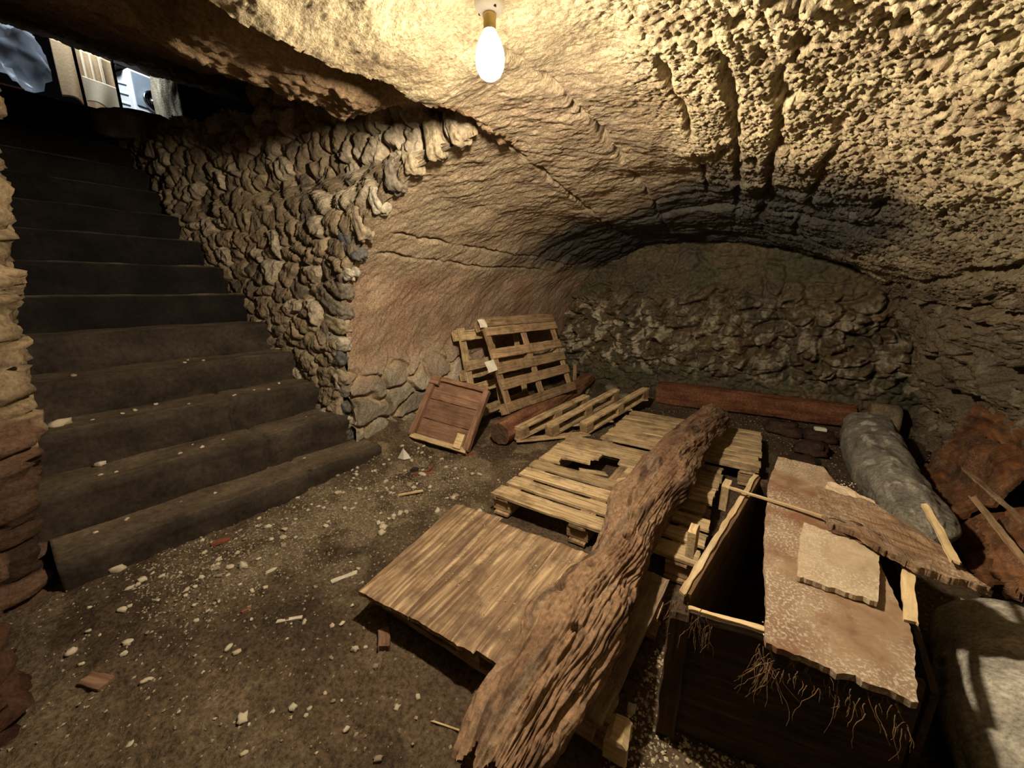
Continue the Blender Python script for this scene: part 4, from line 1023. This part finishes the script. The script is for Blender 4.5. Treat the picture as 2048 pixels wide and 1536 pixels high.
zones = [('pale chip in the rubble strip along the lowest step', 'chips along the lowest step', 70, lambda: (-2.62 + rp.uniform(0, .5)**1.0, rp.uniform(.1, 1.5)), (.006, .018)),
         ('small chip among the stones below the left wall', 'chips below the left wall', 60, lambda: (rp.uniform(-2.7, -1.75), rp.uniform(1.2, 2.2)), (.007, .02)),
         ('small chip scattered on the open dirt floor', 'chips on the open floor', 90, lambda: (rp.uniform(-2.5, -.75), rp.uniform(-.05, .9)), (.005, .013)),
         ('chip in the dirt strip between platform and pallet', 'chips by the platform', 16, lambda: (rp.uniform(-1.7, -1.4), rp.uniform(1.2, 2.4)), (.005, .012)),
         ('chip lying on one of the lower stairs', 'chips on the stairs', 26, None, (.006, .016))]
for (l, g, n, fn, rr_) in zones:
    for i in range(n):
        if fn: x, y = fn(); z = None
        else:
            k = rp.choice((0, 1, 1, 2, 2, 3)); x = -2.655 - RUN * k - rp.uniform(.06, .25); y = rp.uniform(.05, 1.4); z = .147 + RISE * k - .004
        if y > .68 and x > -1.42 and x < .5: continue
        pebble(x, y, rp.uniform(*rr_), rp.choice((0, 0, 1, 2, 2)), l, g, z=z)

def scatter(name, pts, mat, label, cat, seed, size=(.002, .006)):
    r_ = np.random.RandomState(seed); v, f = ICO[1]; n = len(pts)
    oct_v = np.array([(1,0,0),(-1,0,0),(0,1,0),(0,-1,0),(0,0,1),(0,0,-1)], float); oct_f = np.array([(0,2,4),(2,1,4),(1,3,4),(3,0,4),(2,0,5),(1,2,5),(3,1,5),(0,3,5)])
    sc = r_.uniform(size[0], size[1], (n, 1)) * r_.uniform(.6, 1.4, (n, 3)) ; ang = r_.uniform(0, 6.28, n)
    vv = oct_v[None] * r_.uniform(.7, 1.3, (n, 6, 1)) * sc[:, None, :]
    c_, s_ = np.cos(ang)[:, None], np.sin(ang)[:, None]
    x = vv[..., 0] * c_ - vv[..., 1] * s_; y = vv[..., 0] * s_ + vv[..., 1] * c_
    P = np.stack([x, y, vv[..., 2]], -1) + np.array(pts)[:, None, :]
    F = (oct_f[None] + (np.arange(n) * 6)[:, None, None]).reshape(-1, 3)
    o = link(name, mesh_np(name, P.reshape(-1, 3), F, smooth=False), mat)
    return tag(o, label, cat, kind='stuff')
rs2 = np.random.RandomState(5)
pts = []
while len(pts) < 11000:
    x, y = rs2.uniform(-2.65, 1.2), rs2.uniform(-.5, 5.1)
    q = np.exp(-((x + 2.3 - .1 * y) / .35)**2) * (y > .15) * (y < 2.1); d = .12 + .88 * q
    if rs2.rand() < d and not (-1.45 < x < .0 and .75 < y < 4): pts.append((x, y, floor_z(x, y) + .001))
scatter('gravel', pts, M_pebble2, 'fine grit strewn over the dirt floor', 'gravel', 1, (.002, .007))
pts = [(rs2.uniform(-.29, .25), rs2.uniform(.6, 1.35), 0) for _ in range(2600)]
pts = [(x, y, floor_z(x, y) + .002) for x, y, z in pts]
scatter('gravel', pts, M_pebble, 'coarse sandy grit between the platform and the chest', 'gravel', 2, (.003, .007))
pts = [(rs2.uniform(.03, .31), rs2.uniform(1.06, 2.3), .509) for _ in range(800)]
scatter('plaster_crumbs', pts, M_pebble3, 'white crumbs sprinkled over the chalky sheet', 'crumbs', 3, (.0012, .0045))
pts = [(rs2.uniform(-1.35, -.6), rs2.uniform(.9, 1.45), .150) for _ in range(220)]
scatter('plaster_crumbs', pts, M_pebble, 'crumbs sprinkled over the platform top', 'crumbs', 4, (.0015, .004))

def shard(name, x, y, L, W, T, yaw, mat, label, cat, z=None, tilt=(0, 0), rag=(.012, .012)):
    zf = floor_z(x, y) if z is None else z
    _seed[0] += 1
    o = link(name, board_mesh(name, L, W, T, _seed[0], nx=10, ny=5, wear=W * .12, rag=rag, warp=.003), mat, None,
             Matrix.Translation((x, y, zf + .002)) @ Euler((tilt[0], tilt[1], yaw)).to_matrix().to_4x4())
    return tag(o, label, cat)
shard('tile_shard', -2.26, 1.74, .15, .035, .015, .55, M_brick, 'long red tile strip lying by a white stone', 'tile')
shard('tile_shard', -2.2, 1.84, .09, .02, .014, 1.9, M_brick, 'short red tile strip crossing the long one', 'tile')
shard('tile_shard', -2.24, 2.2, .14, .04, .015, .7, M_brick, 'red tile strip under the corner of the wooden tray', 'tile')
shard('tile_shard', -2.49, .50, .085, .035, .018, 1.2, M_brick, 'reddish tile piece by the lowest step', 'tile')
shard('tile_shard', -1.83, .42, .035, .014, .008, 1.5, M_brick, 'tiny bright red fragment on the open floor', 'tile')
shard('stick', -2.08, 1.46, .17, .014, .012, 1.0, M_pale, 'pale stick among the stones below the left wall', 'stick')
shard('bone_shard', -1.66, .75, .12, .028, .008, 1.25, M_frag, 'grey pointed shard on the open floor left of the platform', 'shard')
shard('bone_shard', -1.62, .48, .10, .018, .008, .9, M_frag, 'thin pale sliver on the open floor', 'shard')
shard('wood_chunk', -1.24, .72, .09, .045, .03, -.6, M_tray, 'brown splintered wood chunk below the front of the platform', 'wood')
shard('twig', -.80, .62, .10, .006, .005, .35, M_pale, 'thin straw-coloured twig in the shadow of the platform', 'twig')
shard('tile_fragment', -1.93, -.07, .10, .05, .012, .45, M_tray, 'flat brown tile on the floor by the near jamb', 'tile')
shard('dark_lump', -2.31, 1.75, .05, .04, .03, .4, M_dark, 'small dark lump beside the red tile strip', 'debris')
v = [(0, 0, 0), (.07, .01, .0), (.10, .06, .004), (.02, .08, .0), (.035, .035, .085), (.06, .05, .05)]
o = link('plastic_scrap', mesh_py('plastic_scrap', v, [(0, 1, 4), (1, 2, 5), (1, 5, 4), (2, 3, 5), (3, 4, 5), (3, 0, 4), (0, 3, 2, 1)]), M_plastic, None, Matrix.Translation((-2.56, 1.82, floor_z(-2.56, 1.82) - .003)))
tag(o, 'crumpled whitish plastic scrap at the foot of the wall corner', 'scrap')
shard('mortar_lump', .24, 4.47, .09, .04, .03, .2, M_paper, 'white lump on a dark clod before the end wall timber', 'stone', z=.10)
# dark clods before the end timber
for i, (x, y, r, l) in enumerate(((.0, 4.55, .15, 'dark earth clod before the end wall timber, leftmost'), (.27, 4.5, .12, 'dark earth clod under the white lump'), (.22, 4.1, .13, 'dark clod before the far end of the long grey sack'), (.16, 3.65, .13, 'dark clod between the tight pallet and the long grey sack'), (.30, 3.25, .11, 'dark clod beyond the dusty board'))):
    o = link('earth_clod', stone_mesh('earth_clod', r, r * .8, r * .5, 850 + i, 3, .3, .5, (.06, .036, .025)), M_rubble, None, Matrix.Translation((x, y, r * .35))); tag(o, l, 'clod')
for i, (x, y, r, l) in enumerate(((-2.3, 4.75, .10, 'dark stone lump in the back left corner behind the stake'), (-2.0, 5.0, .09, 'pale slab in the back left corner'), (-1.75, 4.85, .08, 'grey lump left of the end wall timber'), (-1.9, 4.5, .06, 'small grey lump before the back left corner'))):
    o = link('rubble_stone', stone_mesh('rubble_stone', r, r * .8, r * .5, 860 + i, 3, .6, .35, (.22, .2, .15)), M_rubble, None, Matrix.Translation((x, y, floor_z(x, y) + r * .2))); tag(o, l, 'stone')

# ------------------------------------------------------------------ upstairs landing
def boxm(name, sx, sy, sz, bev=.01):
    import bmesh
    bm = bmesh.new(); bmesh.ops.create_cube(bm, size=1)
    for q in bm.verts: q.co = (q.co.x * sx, q.co.y * sy, (q.co.z + .5) * sz)
    if bev: bmesh.ops.bevel(bm, geom=bm.edges[:] , offset=bev, segments=2, affect='EDGES')
    me = bpy.data.meshes.new(name); bm.to_mesh(me); bm.free(); return me
ZL = .147 + RISE * 13
link('floor_landing', boxm('floor_landing', 3.4, 4.2, .1, 0), M_dark, None, Matrix.Translation((-8.2, 1.2, ZL - .1)))
tag(bpy.data.objects['floor_landing'], 'dark landing floor at the top of the stairs', 'floor', kind='structure')
link('wall_landing', boxm('wall_landing', .1, 4.4, 2.0, 0), M_unlit, None, Matrix.Translation((-9.6, 1.2, ZL)))
tag(bpy.data.objects['wall_landing'], 'wall behind the landing coloured near-black as unlit', 'wall', kind='structure')
# rock pier on the right of the opening
o = link('wall_pier', stone_mesh('wall_pier', .15, .12, .62, 871, 4, .8, .25, (.36, .31, .22)), M_rubble, None, Matrix.Translation((-7.1, 1.93, 3.82))); tag(o, 'rough stone pier right of the opening at the stair top', 'wall', kind='structure')
o = link('wall_dark_fill', boxm('wall_dark_fill', .3, 1.4, 2.0, .02), M_unlit, None, Matrix.Translation((-7.3, 2.78, 2.9))); tag(o, 'added near-black slab standing in for the unlit gap right of the stone pier', 'wall', kind='structure')  # added slab, black in place of the shade past the pier
# white machine
WM = empty('washing_machine', (-7.95, 1.86, ZL), 'white ribbed metal machine standing on the landing', 'appliance')
TM = lambda x, y, z, r=0: Matrix.Translation((-7.95, 1.86, ZL)) @ Matrix.Rotation(.25, 4, 'Z') @ Matrix.Translation((x, y, z)) @ Matrix.Rotation(r, 4, 'Y')
link('body', boxm('body', .5, .44, .95, .015), M_white, WM, TM(0, 0, 0))
fcov = link('front_cover', boxm('front_cover', .02, .38, .40, .006), M_greyp, WM, TM(.255, 0, .52)); fcov['label'] = 'grey front cover'
for i in range(4):
    link('rib', boxm('rib', .36, .012, .02, .003), M_white, WM, TM(0, -.226, .45 + .12 * i) @ Matrix.Rotation(.3, 4, 'Y'))
link('round_valve', lathe('round_valve', [(.015, 0), (.10, .0), (.125, .02), (.13, .045), (.10, .05), (.09, .03), (.03, .03), (.028, .06)], 28), M_chrome, fcov, TM(.27, .0, .62, PI / 2))
# black box on top
o = link('black_box', boxm('black_box', .42, .4, .22, .02), M_black, None, TM(-.02, -.12, .952)); tag(o, 'black box resting on top of the white machine', 'box')
# hanging cloths
def cloth(name, O, ex_, L, H, folds, amp, mat, label, seed, cat='cloth', parent=None):
    nx, nz = 50, 30; vs = []; fs = []
    ex_ = V(ex_).normalized(); nn = V((0, 0, 1)).cross(ex_)
    for side in (0, 1):
        for i in range(nx + 1):
            for j in range(nz + 1):
                u, w = i / nx, j / nz
                p = V(O) + ex_ * (L * u * (1 - .12 * w * math.sin(u * 3))) + V((0, 0, -H * w * (1 - .1 * math.sin(u * 5 + seed)))) + nn * (amp * math.sin(u * folds * 2 * PI + seed + w) * (.4 + .6 * w) - .012 * side)
                vs.append(p)
    m_ = nz + 1; n = (nx + 1) * m_
    for i in range(nx):
        for j in range(nz):
            a = i * m_ + j; fs.append((a, a + 1, a + m_ + 1, a + m_)); fs.append((n + a, n + a + m_, n + a + m_ + 1, n + a + 1))
    for i in range(nx):
        fs.append((i * m_, (i + 1) * m_, n + (i + 1) * m_, n + i * m_)); a = i * m_ + nz; fs.append((a, n + a, n + a + m_, a + m_))
    for j in range(nz):
        fs.append((j, n + j, n + j + 1, j + 1)); a = nx * m_ + j; fs.append((a, a + 1, n + a + 1, n + a))
    o = link(name, mesh_py(name, vs, fs, True), mat, parent)
    return tag(o, label, cat) if parent is None else o
def striped(name, c1, c2, f):
    m, t, b = nt(name); tc = N(t, 'ShaderNodeTexCoord'); w = N(t, 'ShaderNodeTexWave', Scale=f, Distortion=1.2); t.links.new(tc.outputs['Object'], w.inputs['Vector'])
    t.links.new(ramp(t, w.outputs['Fac'], [(.55, c1), (.72, c2)]), b.inputs['Base Color']); return m
cl = cloth('hanging_blanket', (-7.15, .98, 4.12), (-.25, 1, 0), .52, .62, 2.2, .03, M_cloth, 'beige striped blanket hanging behind the stair rail', 1.)
for k, (dy, w_) in enumerate(((.22, .02), (.29, .022), (.37, .03))):
    cloth('stripe', (-7.15 - .25 * dy * .97 + .035, .98 + dy, 4.10), (-.25, 1, -.0), w_, .42, .5, .004, M_cloth2, '', 2 + k, parent=cl)
cloth('hem', (-7.06, 1.16, 3.79), (-.25, 1, 0), .30, .26, 1.2, .012, M_cloth2, '', .3, parent=cl)
# rail posts
def rod(name, p, q, r, mat, parent=None, seg=10):
    p, q = V(p), V(q); L = (q - p).length
    z = (q - p).normalized(); x = z.orthogonal().normalized(); M = frame(p, x, z.cross(x))
    return link(name, lathe(name, [(r, 0), (r, L)], seg), mat, parent, M)
for (y_, l) in ((1.055, 'thin black iron rail post before the striped blanket'), (1.345, 'thin black iron rail post before the white machine')):
    o = rod('rail_post', (-6.55, y_, ZL - .02), (-6.55, y_, 4.25), .013, M_black); tag(o, l, 'post')
# clear plastic bag
m, t, b = nt('clear_film'); b.inputs['Base Color'].default_value = (.55, .62, .72, 1); b.inputs['Roughness'].default_value = .25; b.inputs['Alpha'].default_value = .22; b.inputs['Specular IOR Level'].default_value = .6
bagm = stone_mesh('plastic_bag', .16, .2, .26, 881, 3, .1, .5)
o = link('plastic_bag', bagm, m, None, Matrix.Translation((-6.95, .68, 3.78))); tag(o, 'clear plastic bag hanging at the top left of the stairs', 'bag')
o = link('red_ledge', boxm('red_ledge', .1, .5, .03, .004), M_brick, None, Matrix.Translation((-6.95, .42, 3.42))); tag(o, 'reddish ledge below the plastic bag', 'ledge')

# ------------------------------------------------------------------ light, world, camera
def area(name, loc, target, size, energy, color):
    l = bpy.data.lights.new(name, 'AREA'); l.energy = energy; l.color = color; l.size = size
    o = bpy.data.objects.new(name, l); COL.objects.link(o); o.location = loc
    o.rotation_euler = (V(target) - V(loc)).to_track_quat('-Z', 'Y').to_euler()
    o['kind'] = 'helper'
    return o
area('landing_daylight', (-6.85, 1.15, 5.1), (-7.6, 1.45, 3.7), .5, 75, (.85, .93, 1.))

w = bpy.data.worlds.new('World'); scene.world = w; w.use_nodes = True
w.node_tree.nodes['Background'].inputs[0].default_value = (.02, .018, .016, 1)
w.node_tree.nodes['Background'].inputs[1].default_value = .05

cam = bpy.data.cameras.new('Camera'); co = bpy.data.objects.new('Camera', cam); COL.objects.link(co)
cam.sensor_fit = 'HORIZONTAL'; cam.sensor_width = 36.; cam.lens = 36. * 770. / 2048.
cam.clip_start = .02; cam.clip_end = 100
co.location = (0, 0, 1.4)
co.rotation_euler = (math.radians(90 - 13.8), 0, math.radians(36.8))
scene.camera = co
vs = scene.view_settings
scene.display_settings.display_device = 'sRGB'
vs.view_transform = 'Standard'; vs.look = 'None'; vs.exposure = 0.; vs.gamma = 1.; vs.use_curve_mapping = False
scene.cycles.use_denoising = True
scene.cycles.max_bounces = 8; scene.cycles.diffuse_bounces = 4
scene.cycles.sample_clamp_indirect = 6.
